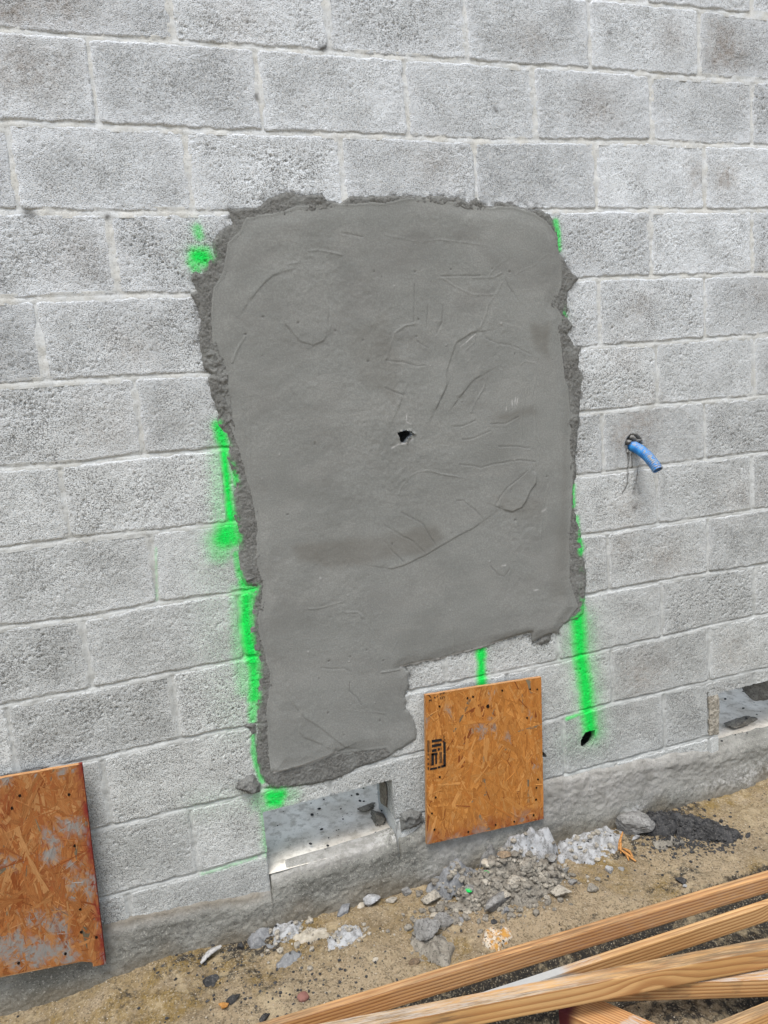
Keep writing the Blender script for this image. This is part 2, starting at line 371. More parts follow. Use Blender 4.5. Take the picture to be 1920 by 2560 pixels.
HV = {(1, .5): (431, 58), (1, 1.5): (819, 75), (1, 2.5): (1165, 75), (1, 3.5): (1474, 87), (1, 4.5): (1747, 98),
      (2, 0): (231, 203), (2, 1): (648, 231), (2, 2): (1015, 237), (2, 3): (1337, 266), (2, 4): (1626, 272), (2, 5): (1880, 278),
      (3, -.5): (29, 405), (3, .5): (472, 428), (3, 1.5): (854, 411), (3, 2.5): (1189, 428), (3, 3.5): (1490, 440), (3, 4.5): (1762, 440),
      (4, 0): (289, 686), (4, 4): (1626, 584), (4, 5): (1880, 579), (5, -.5): (101, 854), (5, 3.5): (1498, 785), (5, 4.5): (1762, 773),
      (6, 0): (347, 1039), (6, 4): (1642, 935), (6, 5): (1886, 918), (7, -.5): (156, 1219), (7, 3.5): (1507, 1103), (7, 4.5): (1762, 1068),
      (8, 0): (385, 1419), (8, 4): (1643, 1230), (8, 5): (1880, 1201), (9, -.5): (217, 1627), (9, 3.5): (1521, 1402), (9, 4.5): (1770, 1367),
      (10, -1): (26, 1836), (10, 0): (440, 1766), (10, 2): (1113, 1668), (10, 4): (1654, 1529), (10, 5): (1886, 1483),
      (11, -.5): (263, 1960), (11, 2.5): (1267, 1691), (11, 3.5): (1530, 1691), (11, 4.5): (1773, 1639),
      (12, 0): (486, 2111), (12, 3): (1408, 1818), (12, 4): (1660, 1783)}
HX = {k: float(W([p])[0, 0]) for k, p in HV.items()}
def hx(row, n): return HX.get((row, n), 0.406 * n + 0.003 * math.sin(row * 5.1 + n * 3.3))
BASE_Z = -2.575
OPEN = [(0.199, 0.604, -2.300), (1.866, 2.30, -2.283)]          # clean-out openings: x0, x1, top
# patch outlines (wall plane)
OUT = [(571, 522), (641, 520), (668, 499), (701, 487), (731, 481), (749, 489), (807, 484), (816, 499), (849, 507), (882, 490), (920, 492),
       (960, 489), (1038, 490), (1101, 487), (1148, 494), (1173, 509), (1190, 496), (1208, 510), (1233, 520), (1242, 504), (1289, 510), (1336, 523), (1371, 538),
       (1389, 576), (1397, 636), (1411, 654), (1418, 673), (1443, 695), (1430, 714), (1415, 730), (1421, 761), (1416, 790), (1427, 814), (1415, 836), (1433, 864),
       (1449, 871), (1446, 883), (1443, 915), (1455, 946), (1452, 993), (1446, 1038), (1443, 1085), (1436, 1136), (1438, 1179), (1432, 1211), (1430, 1258),
       (1440, 1305), (1449, 1342), (1455, 1383), (1465, 1424), (1461, 1477), (1458, 1529), (1443, 1549), (1406, 1558), (1397, 1584), (1359, 1595), (1330, 1610),
       (1322, 1587), (1284, 1595), (1209, 1616), (1105, 1645), (1003, 1666), (1021, 1679), (1022, 1714), (1012, 1743), (1015, 1772), (1035, 1801), (1040, 1847),
       (995, 1876), (970, 1892), (891, 1922), (831, 1952), (771, 1961), (711, 1970), (675, 1970), (659, 1949), (647, 1922), (641, 1862), (644, 1817), (644, 1741),
       (650, 1711), (650, 1651), (638, 1630), (623, 1573), (632, 1561), (628, 1530), (629, 1494), (641, 1467), (614, 1463), (604, 1447), (596, 1394), (596, 1322),
       (587, 1293), (584, 1235), (593, 1212), (581, 1177), (567, 1145), (573, 1110), (564, 1087), (547, 1061), (538, 1018), (526, 977), (520, 942), (529, 936),
       (511, 924), (502, 867), (496, 831), (505, 819), (493, 770), (475, 734), (493, 728), (480, 698), (484, 677), (505, 686), (523, 644), (538, 641), (532, 602),
       (547, 578), (580, 559), (573, 544)]
INN = [(629, 547), (647, 541), (683, 538), (746, 520), (852, 517), (960, 511), (1001, 504), (1095, 505), (1164, 516), (1230, 524), (1273, 521), (1336, 541),
       (1364, 557), (1389, 595), (1399, 664), (1400, 711), (1380, 761), (1399, 792), (1396, 836), (1400, 883), (1408, 946), (1415, 976), (1421, 1054), (1421, 1126),
       (1430, 1173), (1424, 1258), (1422, 1320), (1418, 1383), (1416, 1446), (1430, 1493), (1440, 1517), (1406, 1557), (1396, 1578), (1366, 1590), (1330, 1598),
       (1322, 1588), (1284, 1596), (1209, 1617), (1105, 1646), (1003, 1667), (1022, 1680), (1023, 1714), (1013, 1743), (1016, 1772), (1036, 1801), (1041, 1847),
       (995, 1877), (979, 1883), (964, 1865), (907, 1874), (843, 1877), (771, 1907), (684, 1928), (672, 1832), (681, 1681), (662, 1621), (650, 1545), (659, 1485), (659, 1452),
       (648, 1423), (648, 1307), (630, 1229), (625, 1212), (601, 1122), (575, 1047), (559, 927), (538, 864), (535, 776), (541, 722), (559, 683), (568, 641),
       (571, 611), (602, 580), (617, 550)]
OUTW, INNW = W(OUT), W(INN)
HOLES = [(W(zm(960, 960, 3.19, [(105, 390), (160, 372), (210, 380), (228, 402), (195, 425), (168, 465), (128, 460), (120, 430)])), 0.16),
         (W(zm(960, 1280, 1.728, [(856, 985), (872, 958), (903, 950), (905, 975), (893, 1000), (872, 1016), (858, 1005)])), 0.16),
         (W(zm(1500, 1040, 6.91, [(440, 480), (480, 370), (540, 320), (630, 320), (710, 400), (740, 470), (700, 560), (600, 620), (470, 590)])), 0.05),
         (W(zm(1040, 1660, 4.608, [(1462, 1010), (1485, 1025), (1512, 1068), (1500, 1085), (1470, 1090), (1455, 1050)])), 0.16)]
SPRAY = [  # points (photo px), half width px, strength
    ([(493, 570), (497, 590)], 11, .62), ([(495, 640), (508, 642)], 17, 1.0), ([(480, 655), (490, 668)], 11, .7),
    ([(545, 1065), (556, 1100), (563, 1122)], 11, .95), ([(560, 1134), (567, 1191), (571, 1249), (577, 1300)], 9, 1.0), ([(585, 1160), (590, 1210)], 8, .75),
    ([(552, 1130), (556, 1220), (560, 1300)], 26, .38), ([(566, 1330), (562, 1345)], 24, 1.0), ([(575, 1318), (582, 1345)], 18, .95), ([(545, 1350), (550, 1375)], 30, .50),
    ([(590, 1385), (600, 1440)], 8, .62), ([(606, 1455), (612, 1470)], 9, .85), ([(612, 1476), (634, 1474)], 12, .95), ([(616, 1490), (614, 1560), (623, 1615), (632, 1650)], 15, 1.0),
    ([(634, 1655), (636, 1700), (637, 1745)], 14, .95), ([(600, 1480), (602, 1600), (615, 1720)], 24, .42), ([(636, 1745), (632, 1800)], 11, .66), ([(632, 1840), (634, 1880), (642, 1920), (655, 1956)], 6, .66),
    ([(678, 1990), (700, 1988)], 17, 1.0), ([(680, 2004), (694, 2004)], 15, .98), ([(655, 2000), (715, 1990)], 28, .38), ([(662, 2020), (668, 2090), (672, 2130)], 14, .42),
    ([(500, 2010), (600, 2000)], 40, .13), ([(540, 1420), (560, 1640), (600, 1800)], 60, .14), ([(390, 1370), (392, 1500)], 3, .30), ([(505, 2185), (640, 2145)], 5, .30),
    ([(1389, 555), (1394, 580), (1396, 620)], 6, .75), ([(1400, 775), (1406, 795)], 7, .8), ([(1433, 1215), (1432, 1262)], 5, .7), ([(1441, 1295), (1446, 1335)], 5, .66),
    ([(1446, 1352), (1450, 1378)], 7, .9), ([(1444, 1432), (1440, 1470)], 7, .9), ([(1438, 1490), (1452, 1502)], 7, .95),
    ([(1446, 1545), (1452, 1640), (1464, 1715), (1470, 1775), (1476, 1828)], 16, 1.0), ([(1450, 1560), (1458, 1650), (1472, 1770), (1480, 1830)], 30, .42), ([(1452, 1520), (1447, 1548)], 10, .8),
    ([(1425, 1560), (1425, 1640)], 22, .26), ([(1202, 1612), (1204, 1712)], 9, 1.0), ([(1417, 1796), (1458, 1783)], 4, .66), ([(1430, 1850), (1490, 1850)], 36, .16)]
def pxm(P): return 0.00104 * (1 + 0.33 * max(0.0, float(np.mean(W(P)[:, 0]))))
SPW = [(W(P), w * pxm(P), s) for P, w, s in SPRAY]
def spray_at(x, z):
    r = np.zeros(x.shape)
    jit = 0.010 * fbm(x, z, 0.03, 21, 3)
    for L, w, s in SPW:
        bx = (x > L[:, 0].min() - 5 * w - .02) & (x < L[:, 0].max() + 5 * w + .02) & (z > L[:, 1].min() - 5 * w - .02) & (z < L[:, 1].max() + 5 * w + .02)
        if not bx.any(): continue
        d = segd(x[bx], z[bx], L) + jit[bx] * min(1, w / .012) * .6
        r[bx] = np.maximum(r[bx], s * (.78 * np.exp(-np.clip(d / w, 0, 9) ** 2.4 * 0.5) + .22 * np.exp(-np.clip(d / w, 0, 9) ** 2 * .12)))
    return np.clip(r, 0, 1)
STAIN = [((1745, 440), .045, .55), ((1815, 120), .085, .65), ((1815, 445), .05, .7), ((1600, 1050), .08, .55), ((1560, 1085), .05, .65), ((1585, 1265), .06, .45), ((1600, 760), .05, .30),
         ((1330, 95), .05, .35), ((1680, 90), .05, .35), ((1900, 700), .08, .3), ((1650, 1400), .09, .40), ((1560, 1350), .07, .35), ((1830, 1640), .10, .30), ((1600, 1690), .10, .42), ((1500, 270), .07, .4),
         ((330, 880), .06, .30), ((60, 170), .09, .5), ((30, 40), .09, .6), ((150, 20), .09, .5), ((600, 40), .08, .35), ((200, 640), .09, .25), ((280, 1080), .09, .25), ((1560, 880), .06, .3), ((1850, 1250), .09, .3), ((1080, 400), .07, .3)]
STW = [(W([p])[0], s, a) for p, s, a in STAIN]
def stain_at(x, z):
    r = np.zeros(x.shape); n = 1 + 1.1 * fbm(x, z, .05, 5, 4)
    for c, s, a in STW: r = np.maximum(r, a * np.exp(-(((x - c[0]) / s) ** 2 + ((z - c[1]) / s) ** 2) * n))
    return r
DRIP = [(zm(1500, 1040, 6.91, [(470, 590), (480, 700), (485, 850), (480, 1000), (470, 1180), (430, 1260), (385, 1340)]), 1.6, 1), (zm(1500, 1040, 6.91, [(500, 610), (510, 720), (490, 830)]), 1.6, 1),
        (zm(1500, 1040, 6.91, [(550, 660), (548, 790), (552, 900)]), 1.8, 1), (zm(1500, 1040, 6.91, [(660, 880), (640, 960), (635, 1080), (620, 1180)]), 1.3, .9), (zm(1500, 1040, 6.91, [(600, 1180), (590, 1330)]), 5, .55),
        (zm(1500, 1040, 6.91, [(640, 1180), (680, 1330)]), 5, .45), (zm(1500, 1040, 6.91, [(620, 1560), (610, 1610)]), 6, .5), (zm(1500, 1040, 6.91, [(440, 500), (460, 560), (470, 600)]), 4, .9),
        ([(65, 532), (80, 536)], 7, .8), ([(805, 121), (812, 118)], 6, .8), ([(268, 540), (266, 545)], 4, .8), ([(640, 238), (642, 247)], 4, .8), ([(1238, 270), (1242, 276)], 5, .7), ([(1520, 80), (1526, 84)], 4, .6)]
DRW = [(W(P), w * .0015, s) for P, w, s in DRIP]
def drip_at(x, z):
    r = np.zeros(x.shape); jx = .003 * fbm(x, z, .02, 44, 3)
    for L, w, s in DRW:
        bx = (x > L[:, 0].min() - .03) & (x < L[:, 0].max() + .03) & (z > L[:, 1].min() - .03) & (z < L[:, 1].max() + .03)
        if bx.any(): r[bx] = np.maximum(r[bx], s * np.exp(-(segd(x[bx] + jx[bx], z[bx], L) / w) ** 2))
    return r
CHALK = W([(1567, 12), (1560, 30), (1551, 48), (1549, 62), (1546, 74)])
# pits of the open block texture: a height map over the wall
PX0, PZ0, PS = -1.3, -2.8, 0.002
PIT = np.zeros((int(3.4 / PS), int(4.3 / PS)), np.float32)
_N = 300000
_px, _pz = RNG.random(_N) * 4.3, RNG.random(_N) * 3.4
_keep = RNG.random(_N) < np.clip(0.55 + 1.2 * fbm(_px, _pz, 0.16, 61, 3), .12, 1)
_px, _pz = _px[_keep], _pz[_keep]; _rad = 0.0012 + 0.0026 * RNG.random(len(_px)) ** 3.4; _dep = _rad * (0.8 + 0.5 * RNG.random(len(_px)))
_ci, _cj = (_pz / PS).astype(int), (_px / PS).astype(int)
for di in range(-2, 3):
    for dj in range(-2, 3):
        i, j = _ci + di, _cj + dj; ok = (i >= 0) & (j >= 0) & (i < PIT.shape[0]) & (j < PIT.shape[1])
        d = np.hypot((i + .5) * PS - _pz, (j + .5) * PS - _px) / _rad
        np.maximum.at(PIT, (i[ok], j[ok]), (_dep * np.clip(1 - d * d, 0, 1))[ok].astype(np.float32))
def pit_at(x, z):
    u = np.clip((x - PX0) / PS - .5, 0, PIT.shape[1] - 2); v = np.clip((z - PZ0) / PS - .5, 0, PIT.shape[0] - 2)
    i = v.astype(int); j = u.astype(int); fu = u - j; fv = v - i
    return (PIT[i, j] * (1 - fu) + PIT[i, j + 1] * fu) * (1 - fv) + (PIT[i + 1, j] * (1 - fu) + PIT[i + 1, j + 1] * fu) * fv
def hole_push(x, z, y):                                         # the mortared-up hole round the conduit
    L, dep = HOLES[2]
    return np.where(inside(x, z, L), np.maximum(y, dep), y)
for _k, _f in ((1, 1.3), (0, 1.1)):
    _L = HOLES[_k][0]; HOLES[_k] = (_L.mean(0) + (_L - _L.mean(0)) * _f, HOLES[_k][1])
def hole_cells(x, z):
    r = np.zeros(x.shape, bool)
    for k in (0, 1, 3): r |= inside(x, z, HOLES[k][0])
    return r
def low_at(z): return 0.55 * ss(-0.6, -1.4, z) + 0.45 * ss(-1.3, -2.3, z)

# ------------------------------------------------------------------ the wall: blocks, joints, footing
wall = tag(empty('concrete_block_wall', (0.7, 0.1, -2.68)), 'grey concrete block wall in running bond with pale mortar joints and green marks', 'wall')
ROWS = list(range(-1, 14))
def row_z(row):
    lo = (lambda x: np.full_like(x, BASE_Z)) if row == 13 else (lambda x, r=row: jz(r, x))
    return lo, (lambda x, r=row: jz(r - 1, x))
blocks = []
for row in ROWS:
    lo, hi = row_z(row); off = 0.5 if row % 2 else 0.0
    for n in range(-3, 7):
        a, b = hx(row, n + off), hx(row, n + off + 1)
        if b < -1.15 or a > 2.75: continue
        blocks.append((row, n + off, a, b, lo, hi))
for row, n, a, b, lo, hi in blocks:
    zc = float(hi(np.array([(a + b) / 2]))[0] + lo(np.array([(a + b) / 2]))[0]) / 2
    left_lim = -0.16 - 0.155 * (-zc)
    vis = b > left_lim and a < 2.13 and row >= 0
    st = 0.0031 if vis else 0.012
    g = 0.0036
    xs = np.linspace(a + g, b - g, max(4, int((b - a) / st)) + 1)
    h = 0.203 if row < 13 else 0.135
    vs_ = np.linspace(0, 1, max(4, int(h / st)) + 1)
    cuts = [c for c in OPEN if c[0] < b and c[1] > a and row >= 12]
    for c in cuts:
        xs = np.sort(np.concatenate([[v for v in xs if min(abs(v - c[0]), abs(v - c[1])) > .0015], [v for v in c[:2] if a + g < v < b - g]]))
    X, Vv = np.meshgrid(xs, vs_)
    zl, zh = lo(X) + g * (1 if row < 13 else 0), hi(X) - g
    edge = 0.0016
    if cuts and row == 12:        # line a grid row up with the top of the opening
        k = int(np.argmin(abs((lo(xs).mean() + vs_ * (hi(xs).mean() - lo(xs).mean())) - cuts[0][2])))
    Z = zl + Vv * (zh - zl)
    if cuts and row == 12:
        Z[k, :] = cuts[0][2] + 0.0012 * vn(X[k], X[k] * 0, .02, 4)
    # corner rounding and edge chips
    dx = np.minimum(X - xs[0], xs[-1] - X); dz = np.minimum(Z - zl, zh - Z) if row < 13 else zh - Z
    rc = 0.012
    de = np.where((dx < rc) & (dz < rc), rc - np.hypot(rc - np.minimum(dx, rc), rc - np.minimum(dz, rc)), np.minimum(dx, dz))
    de = de + 0.0052 * fbm(X, Z, .03, 31 + row, 4) + .002 * vn(X, Z, .006, 33)
    low = low_at(Z)
    sm = np.exp(-np.clip(de, 0, 1) / (0.010 + 0.040 * np.clip(0.30 + vn(X, Z, .16, 71), 0, 1))) * np.clip(0.88 + 1.2 * fbm(X, Z, .12, 73, 3), 0, 1)
    sm = np.maximum(sm, ss(.12, .62, fbm(X * .8, Z * 1.2, .25, 75 + row, 5)) * (0.62 - .32 * low))
    sm = np.clip(sm, 0, 1) * (1 - .35 * low)
    tint = {(5, -1.5): .74, (3, -1.5): .76, (1, -.5): .84, (2, 3.0): .92, (1, 4.5): .86, (7, 3.5): .86}.get((row, n), 1 + 0.30 * (random.random() - .52)) + 0 * X; pore = random.uniform(.35, 1.25)
    Y = 0.0050 * np.clip(1 - de / .0055, 0, 1.25) ** 1.6 + 0.0022 * (random.random() - .5) + (X - X.mean()) * .006 * (random.random() - .5)
    Y = Y + 0.0016 * fbm(X, Z, .05, 81, 4) + 0.0011 * fbm(X, Z, .010, 83, 3)
    Y = Y + pit_at(X, Z) * (1.25 + .9 * fbm(X, Z, .2, 85, 2)) * pore * (1 - .72 * sm) - 0.0008 * sm
    # saw cuts
    if row >= 12: Y = Y + 0.02 * (np.abs(X - 1.822) < .0026) * (Z < -2.272)
    Y = hole_push(X, Z, Y)
    m = np.ones((X.shape[0] - 1, X.shape[1] - 1), bool)
    xc, zc_ = (X[:-1, :-1] + X[1:, 1:]) / 2, (Z[:-1, :-1] + Z[1:, 1:]) / 2
    for c in cuts: m &= ~((xc > c[0]) & (xc < c[1]) & (zc_ < c[2]))
    if not m.any(): continue
    hc = hole_cells(xc, zc_); m &= ~hc
    hid = inside(X, Z, INNW)
    if hid.all() and segd(X.ravel()[::37], Z.ravel()[::37], np.vstack([INNW, INNW[:1]])).min() > .02 and not any(inside(L[:, 0], L[:, 1], [(a, zl.min()), (b, zl.min()), (b, zh.max()), (a, zh.max())]).any() for L, _ in HOLES[:1]):
        st = None
    Vx, F, src, smf = grid_solid(X, Y, Z, m, 0.192, hc, .022, not cuts)
    sm = np.maximum(sm, np.exp(-(segd(X + .004 * vn(X, Z, .02, 89), Z, CHALK) / .0032) ** 2))
    drp = drip_at(X, Z)
    if abs(X.mean() - OUTW[:, 0].mean()) < .8 and abs(Z.mean() - OUTW[:, 1].mean()) < 1.0:
        do = segd(X, Z, np.vstack([OUTW, OUTW[:1]])); drp = np.maximum(drp, .9 * np.exp(-do / (.004 + .022 * np.clip(vn(X, Z, .11, 87) + .1, 0, 1))) * ss(-.15, .25, fbm(X, Z, .012, 88, 3)))
    at = {'spray': spray_at(X, Z), 'smear': sm, 'stain': stain_at(X, Z), 'drip': drp, 'tint': tint, 'low': low, 'pore': pore + 0 * X}
    if st is None: continue
    mk('block', Vx, F, M_BLOCK, wall, {k_: v.ravel()[src] for k_, v in at.items()}, smf, ((a + b) / 2, 0.09, zc))

# mortar: one raked sheet kept only along the joints
xs = np.arange(-1.15, 2.76, .0045); zs = np.arange(BASE_Z, .42, .0045)
X, Z = np.meshgrid(xs, zs)
rowi = np.clip(np.floor(-Z / .203).astype(int), -3, 13)
dj = np.full(X.shape, 9.0); side = np.zeros(X.shape)
for j in range(-2, 13):
    zj = jz(j, xs)[None, :]; d = Z - zj; s = np.abs(d) < np.abs(dj); dj = np.where(s, d, dj)
dh = np.full(X.shape, 9.0)
for row in ROWS:
    off = 0.5 if row % 2 else 0.0; inrow = (Z < jz(row - 1, xs)[None, :]) & (Z > (jz(row, xs)[None, :] if row < 13 else -9))
    for n in range(-3, 8):
        d = np.where(inrow, np.abs(X - hx(row, n + off)), 9); dh = np.minimum(dh, d)
near = (np.abs(dj) < .015) | (dh < .015)
low = low_at(Z)
# bed joints weathered: deepest under the block above, nearly flush on the block below; head joints shallow and concave
yb = 0.0010 + 0.0038 * ss(-.003, .005, dj + .006 * fbm(X, Z, .08, 97, 2)) * (.38 + .75 * low)
yh = 0.0012 + 0.0022 * (.6 + .8 * low) * np.clip(1 - (dh / .007) ** 2, 0, 1) 
Y = np.where(np.abs(dj) < .0075, yb, yh) + 0.0026 * fbm(X, Z, .035, 91, 4) + 0.0016 * fbm(X, Z, .01, 93, 3) - .0016 * np.clip(fbm(X, Z, .15, 95, 3) * 2, 0, 1)
Y = hole_push(X, Z, Y)
xc, zc_ = (X[:-1, :-1] + X[1:, 1:]) / 2, (Z[:-1, :-1] + Z[1:, 1:]) / 2
m = near[:-1, :-1] & near[1:, 1:] & near[1:, :-1] & near[:-1, 1:]
for c in OPEN: m &= ~((xc > c[0] - .002) & (xc < c[1] + .002) & (zc_ < c[2] + .002))
m &= ~inside(xc, zc_, INNW + (INNW.mean(0) - INNW) * .05) & ~hole_cells(xc, zc_)
Vx, F, src, smf = grid_solid(X, Y, Z, m, 0.02)
mo = mk('mortar_joints', Vx, F, M_MORTAR, wall, {'spray': spray_at(X, Z).ravel()[src], 'drip': drip_at(X, Z).ravel()[src], 'low': low.ravel()[src]}, smf)

# footing with slurry smeared up over the base course
GZ = -2.682
xs = np.sort(np.concatenate([np.arange(-1.3, 2.86, .0048), [0.1945, 0.1985, .6025, .6065]])); n_v = 64
TOPX = [-1.3, -.6, -.275, -.02, .185, .196, .198, .4, .604, .606, .68, .9, 1.15, 1.5, 1.75, 1.815, 1.83, 1.90, 2.1, 2.9]
TOPZ = [-2.49, -2.495, -2.501, -2.524, -2.548, -2.552, -2.506, -2.500, -2.492, -2.50, -2.478, -2.455, -2.435, -2.452, -2.47, -2.49, -2.502, -2.494, -2.496, -2.50]
X, Vv = np.meshgrid(xs, np.linspace(0, 1, n_v))
zt = np.interp(X, TOPX, TOPZ) + .010 * fbm(X, X * 0, .06, 101, 4) * (1 - .7 * ((X > .19) & (X < .61)))
Z = (GZ - .05) + Vv * (zt - (GZ - .05))
dt = zt - Z
Y = -.0035 - .011 * ss(0, .045, dt) - .010 * ss(.07, .2, dt) + .005 * fbm(X, Z, .13, 103, 3) + .0018 * fbm(X, Z, .02, 105, 4) + .0034 * fbm(X, Z, .0085, 107, 3)
Y = Y + .012 * ss(.012, 0, dt)
tex = np.clip(fbm(X * .30 + Z * .5, Z, .03, 109, 4) * 3, 0, 1); right = ss(.62, .8, X)
Y = Y - .0022 * right * ss(.0, .5, tex) * ss(.16, .03, dt)
for kx in (.1965, .6045): Y = Y + .03 * (np.abs(X - kx) < .0028) * (Z > -2.562 + .004 * math.sin(kx * 9))
pale = np.clip(.8 * np.exp(-((Z - (-2.64 + .02 * np.sin(X * 9))) / .022) ** 2) * ss(.05, .35, fbm(X, X * 0, .16, 115, 3)) * ss(.1, .2, X) + .6 * ss(.022, .006, dt) * ((X > .2) & (X < .605)) + .6 * np.exp(-((Z + 2.62) / .035) ** 2) * ss(1.6, 1.9, X), 0, 1)
sme = 1.15 * right * ss(.21, .05, dt + .08 * fbm(X, Z, .12, 111, 3)) * ss(2.3, 1.3, X) + .75 * ss(.05, 0, dt) * ss(.61, .5, X) + .45 * ss(.12, 0, dt) * ss(.1, -.3, X)
sta = .6 * ss(GZ + .085, GZ, Z + .05 * fbm(X, Z, .1, 117, 3)) + .55 * np.exp(-((dt - .012) / .014) ** 2) * ss(.195, .15, X) * (X > -.4)
Vx, F, src, smf = grid_solid(X, Y, Z, np.ones((n_v - 1, len(xs) - 1), bool), 0.05)
mk('footing', Vx, F, M_FOOT, wall, {'pale': pale.ravel()[src], 'smear': np.clip(sme, 0, 1).ravel()[src], 'stain': np.clip(sta, 0, 1).ravel()[src], 'spray': (spray_at(X, Z) * .0).ravel()[src]}, smf)

# slab of the unroofed inside, seen through the clean-out openings
xs = np.concatenate([[-4.0], np.arange(-.3, 3.2, .02), [6.0]]); ys = np.concatenate([np.arange(.004, .9, .02), [4.0]])
X, Yv = np.meshgrid(xs, ys)
Zs = -2.5045 + .004 * fbm(X, Yv, .15, 113, 3)
idx = np.arange(X.size).reshape(X.shape)
F = np.stack([idx[:-1, :-1], idx[:-1, 1:], idx[1:, 1:], idx[1:, :-1]], -1).reshape(-1, 4)
struct(mk('slab', np.stack([X.ravel(), Yv.ravel(), Zs.ravel()], 1), F, M_SLAB))

# ------------------------------------------------------------------ the trowelled patch
RIDGE, CRACK, STEP = [], [], []
zA = lambda p: W(zm(460, 460, 3.318, p)); zB = lambda p: W(zm(960, 460, 3.19, p)); zC = lambda p: W(zm(480, 960, 3.456, p))
zD = lambda p: W(zm(960, 960, 3.19, p)); zE = lambda p: W(zm(560, 1440, 3.318, p)); zQ = lambda p: W(zm(960, 1280, 1.728, p))
for L in (zB([(0, 405), (120, 430), (280, 465), (440, 445), (700, 480), (880, 515), (960, 560), (975, 600), (900, 650), (850, 700), (830, 740)]),
          zB([(440, 750), (560, 820), (700, 890), (860, 885)]), zB([(700, 750), (860, 750), (930, 710)]), zB([(1360, 580), (1290, 560), (1240, 600), (1180, 660), (1100, 690), (1040, 725)]),
          zB([(930, 790), (900, 860), (830, 950), (790, 1080), (750, 1160)]), zB([(720, 1210), (710, 1270), (640, 1330)]), zB([(410, 1200), (390, 1320), (375, 1400)]), zB([(350, 1420), (340, 1610)]),
          zB([(10, 1400), (50, 1280), (80, 1190), (160, 1130), (240, 1115)]), zB([(1075, 1450), (1110, 1415), (1200, 1430), (1205, 1530), (1180, 1640), (1150, 1720)]), zB([(800, 1550), (790, 1620), (740, 1710)]),
          zD([(110, 880), (130, 820), (200, 740), (270, 700), (370, 690), (450, 715), (600, 740)]), zD([(1310, 790), (1290, 860), (1260, 1000), (1240, 1200), (1240, 1350)]),
          zD([(1130, 30), (1110, 130), (1080, 320), (1090, 480)]), zD([(1190, 200), (1200, 400), (1240, 490), (1220, 570)]), zD([(990, 1500), (970, 1600), (930, 1710)]), zD([(790, 20), (720, 140), (680, 230)]),
          zQ([(255, 320), (290, 480), (300, 600)]), zA([(850, 670), (1030, 645), (1160, 660)]), zA([(1030, 560), (1100, 550), (1200, 570), (1310, 595)]), zA([(510, 1260), (440, 1370), (400, 1480)]),
          zC([(490, 0), (490, 450), (500, 700), (490, 870)]), zE([(690, 270), (800, 260), (890, 230), (990, 205)]), zE([(1000, 295), (1100, 295), (1145, 335)]), zE([(1170, 390), (1220, 450), (1250, 520)]),
          zE([(1070, 1115), (1180, 1115), (1330, 1135)]), zE([(1450, 770), (1300, 790)]), zE([(1430, 540), (1390, 610)]), zE([(520, 900), (560, 1000), (610, 1100)])): RIDGE.append(L)
for L in (zB([(440, 745), (600, 735), (760, 735)]), zB([(810, 1230), (900, 1270), (1000, 1285), (1160, 1360)]), zB([(235, 800), (235, 1100)]), zB([(345, 960), (335, 1150)]), zB([(465, 970), (455, 1100), (410, 1200)]),
          zB([(10, 1410), (150, 1420), (260, 1450), (320, 1445)]), zD([(590, 645), (680, 645), (770, 665), (870, 635), (1080, 605), (1200, 620)]), zD([(0, 1125), (130, 1195), (220, 1250), (330, 1360)]),
          zD([(0, 1250), (60, 1330), (150, 1410)]), zD([(130, 1020), (230, 1070), (320, 1120), (410, 1290)]), zD([(570, 935), (620, 935), (720, 1000), (790, 1085)]), zD([(540, 340), (620, 335), (720, 290)]),
          zD([(620, 440), (700, 435), (840, 370)]), zD([(900, 500), (1080, 500), (1150, 510)]), zD([(840, 1450), (900, 1520), (950, 1530), (990, 1470)]), zD([(880, 965), (930, 880), (980, 820), (1060, 760), (1130, 690)]),
          zD([(0, 40), (150, 90)]), zD([(840, 315), (960, 315), (1060, 260)]), zA([(1200, 1040), (1195, 1230)]), zA([(1300, 415), (1480, 440)]), zE([(800, 755), (900, 765), (990, 760), (1040, 790)]),
          zE([(1035, 870), (1030, 950), (1090, 1000), (1130, 1060)]), zB([(260, 1260), (350, 1310)]), zB([(960, 760), (1010, 850), (1060, 930)]), zA([(260, 1330), (300, 1450), (310, 1560), (290, 1650)])): CRACK.append(L)
# trowel laps: the mortar on the left-hand side of the line (going along it) lies higher
for L, hgt in ((zB([(440, 1720), (490, 1620), (490, 1500), (530, 1380), (570, 1270), (690, 1190), (750, 1180)]), .0028), (zB([(590, 1710), (660, 1620), (710, 1560), (780, 1520)]), .0022),
               (zD([(395, 225), (440, 130), (480, 40)]), .002), (zD([(60, 300), (100, 220), (150, 90)]), .002), (zD([(580, 125), (640, 40)]), .002),
               (zD([(930, 990), (1010, 1020), (1090, 985), (1130, 920), (1160, 850), (1205, 790), (1210, 730), (1190, 690)]), .004), (zD([(0, 1460), (50, 1470), (160, 1440), (330, 1360), (460, 1280), (560, 1220), (700, 1150), (770, 1100)]), .0022),
               (zA([(540, 980), (600, 900), (670, 820), (740, 760), (820, 735)]), .0022), (zA([(800, 1060), (830, 1160), (900, 1240), (960, 1310), (1070, 1340), (1160, 1300), (1190, 1240)]), .0022),
               (zE([(610, 1100), (680, 1180), (800, 1260), (900, 1340), (1000, 1410), (1100, 1430)]), .002), (zE([(620, 1200), (615, 1280), (660, 1330), (740, 1360), (820, 1400)]), .002),
               (zE([(410, 1620), (520, 1600), (650, 1560), (770, 1520), (930, 1450)]), .006)): STEP.append((L, hgt))
ps = 0.0023
lo_, hi_ = OUTW.min(0) - .01, OUTW.max(0) + .01
X, Z = np.meshgrid(np.arange(lo_[0], hi_[0], ps), np.arange(lo_[1], hi_[1], ps))
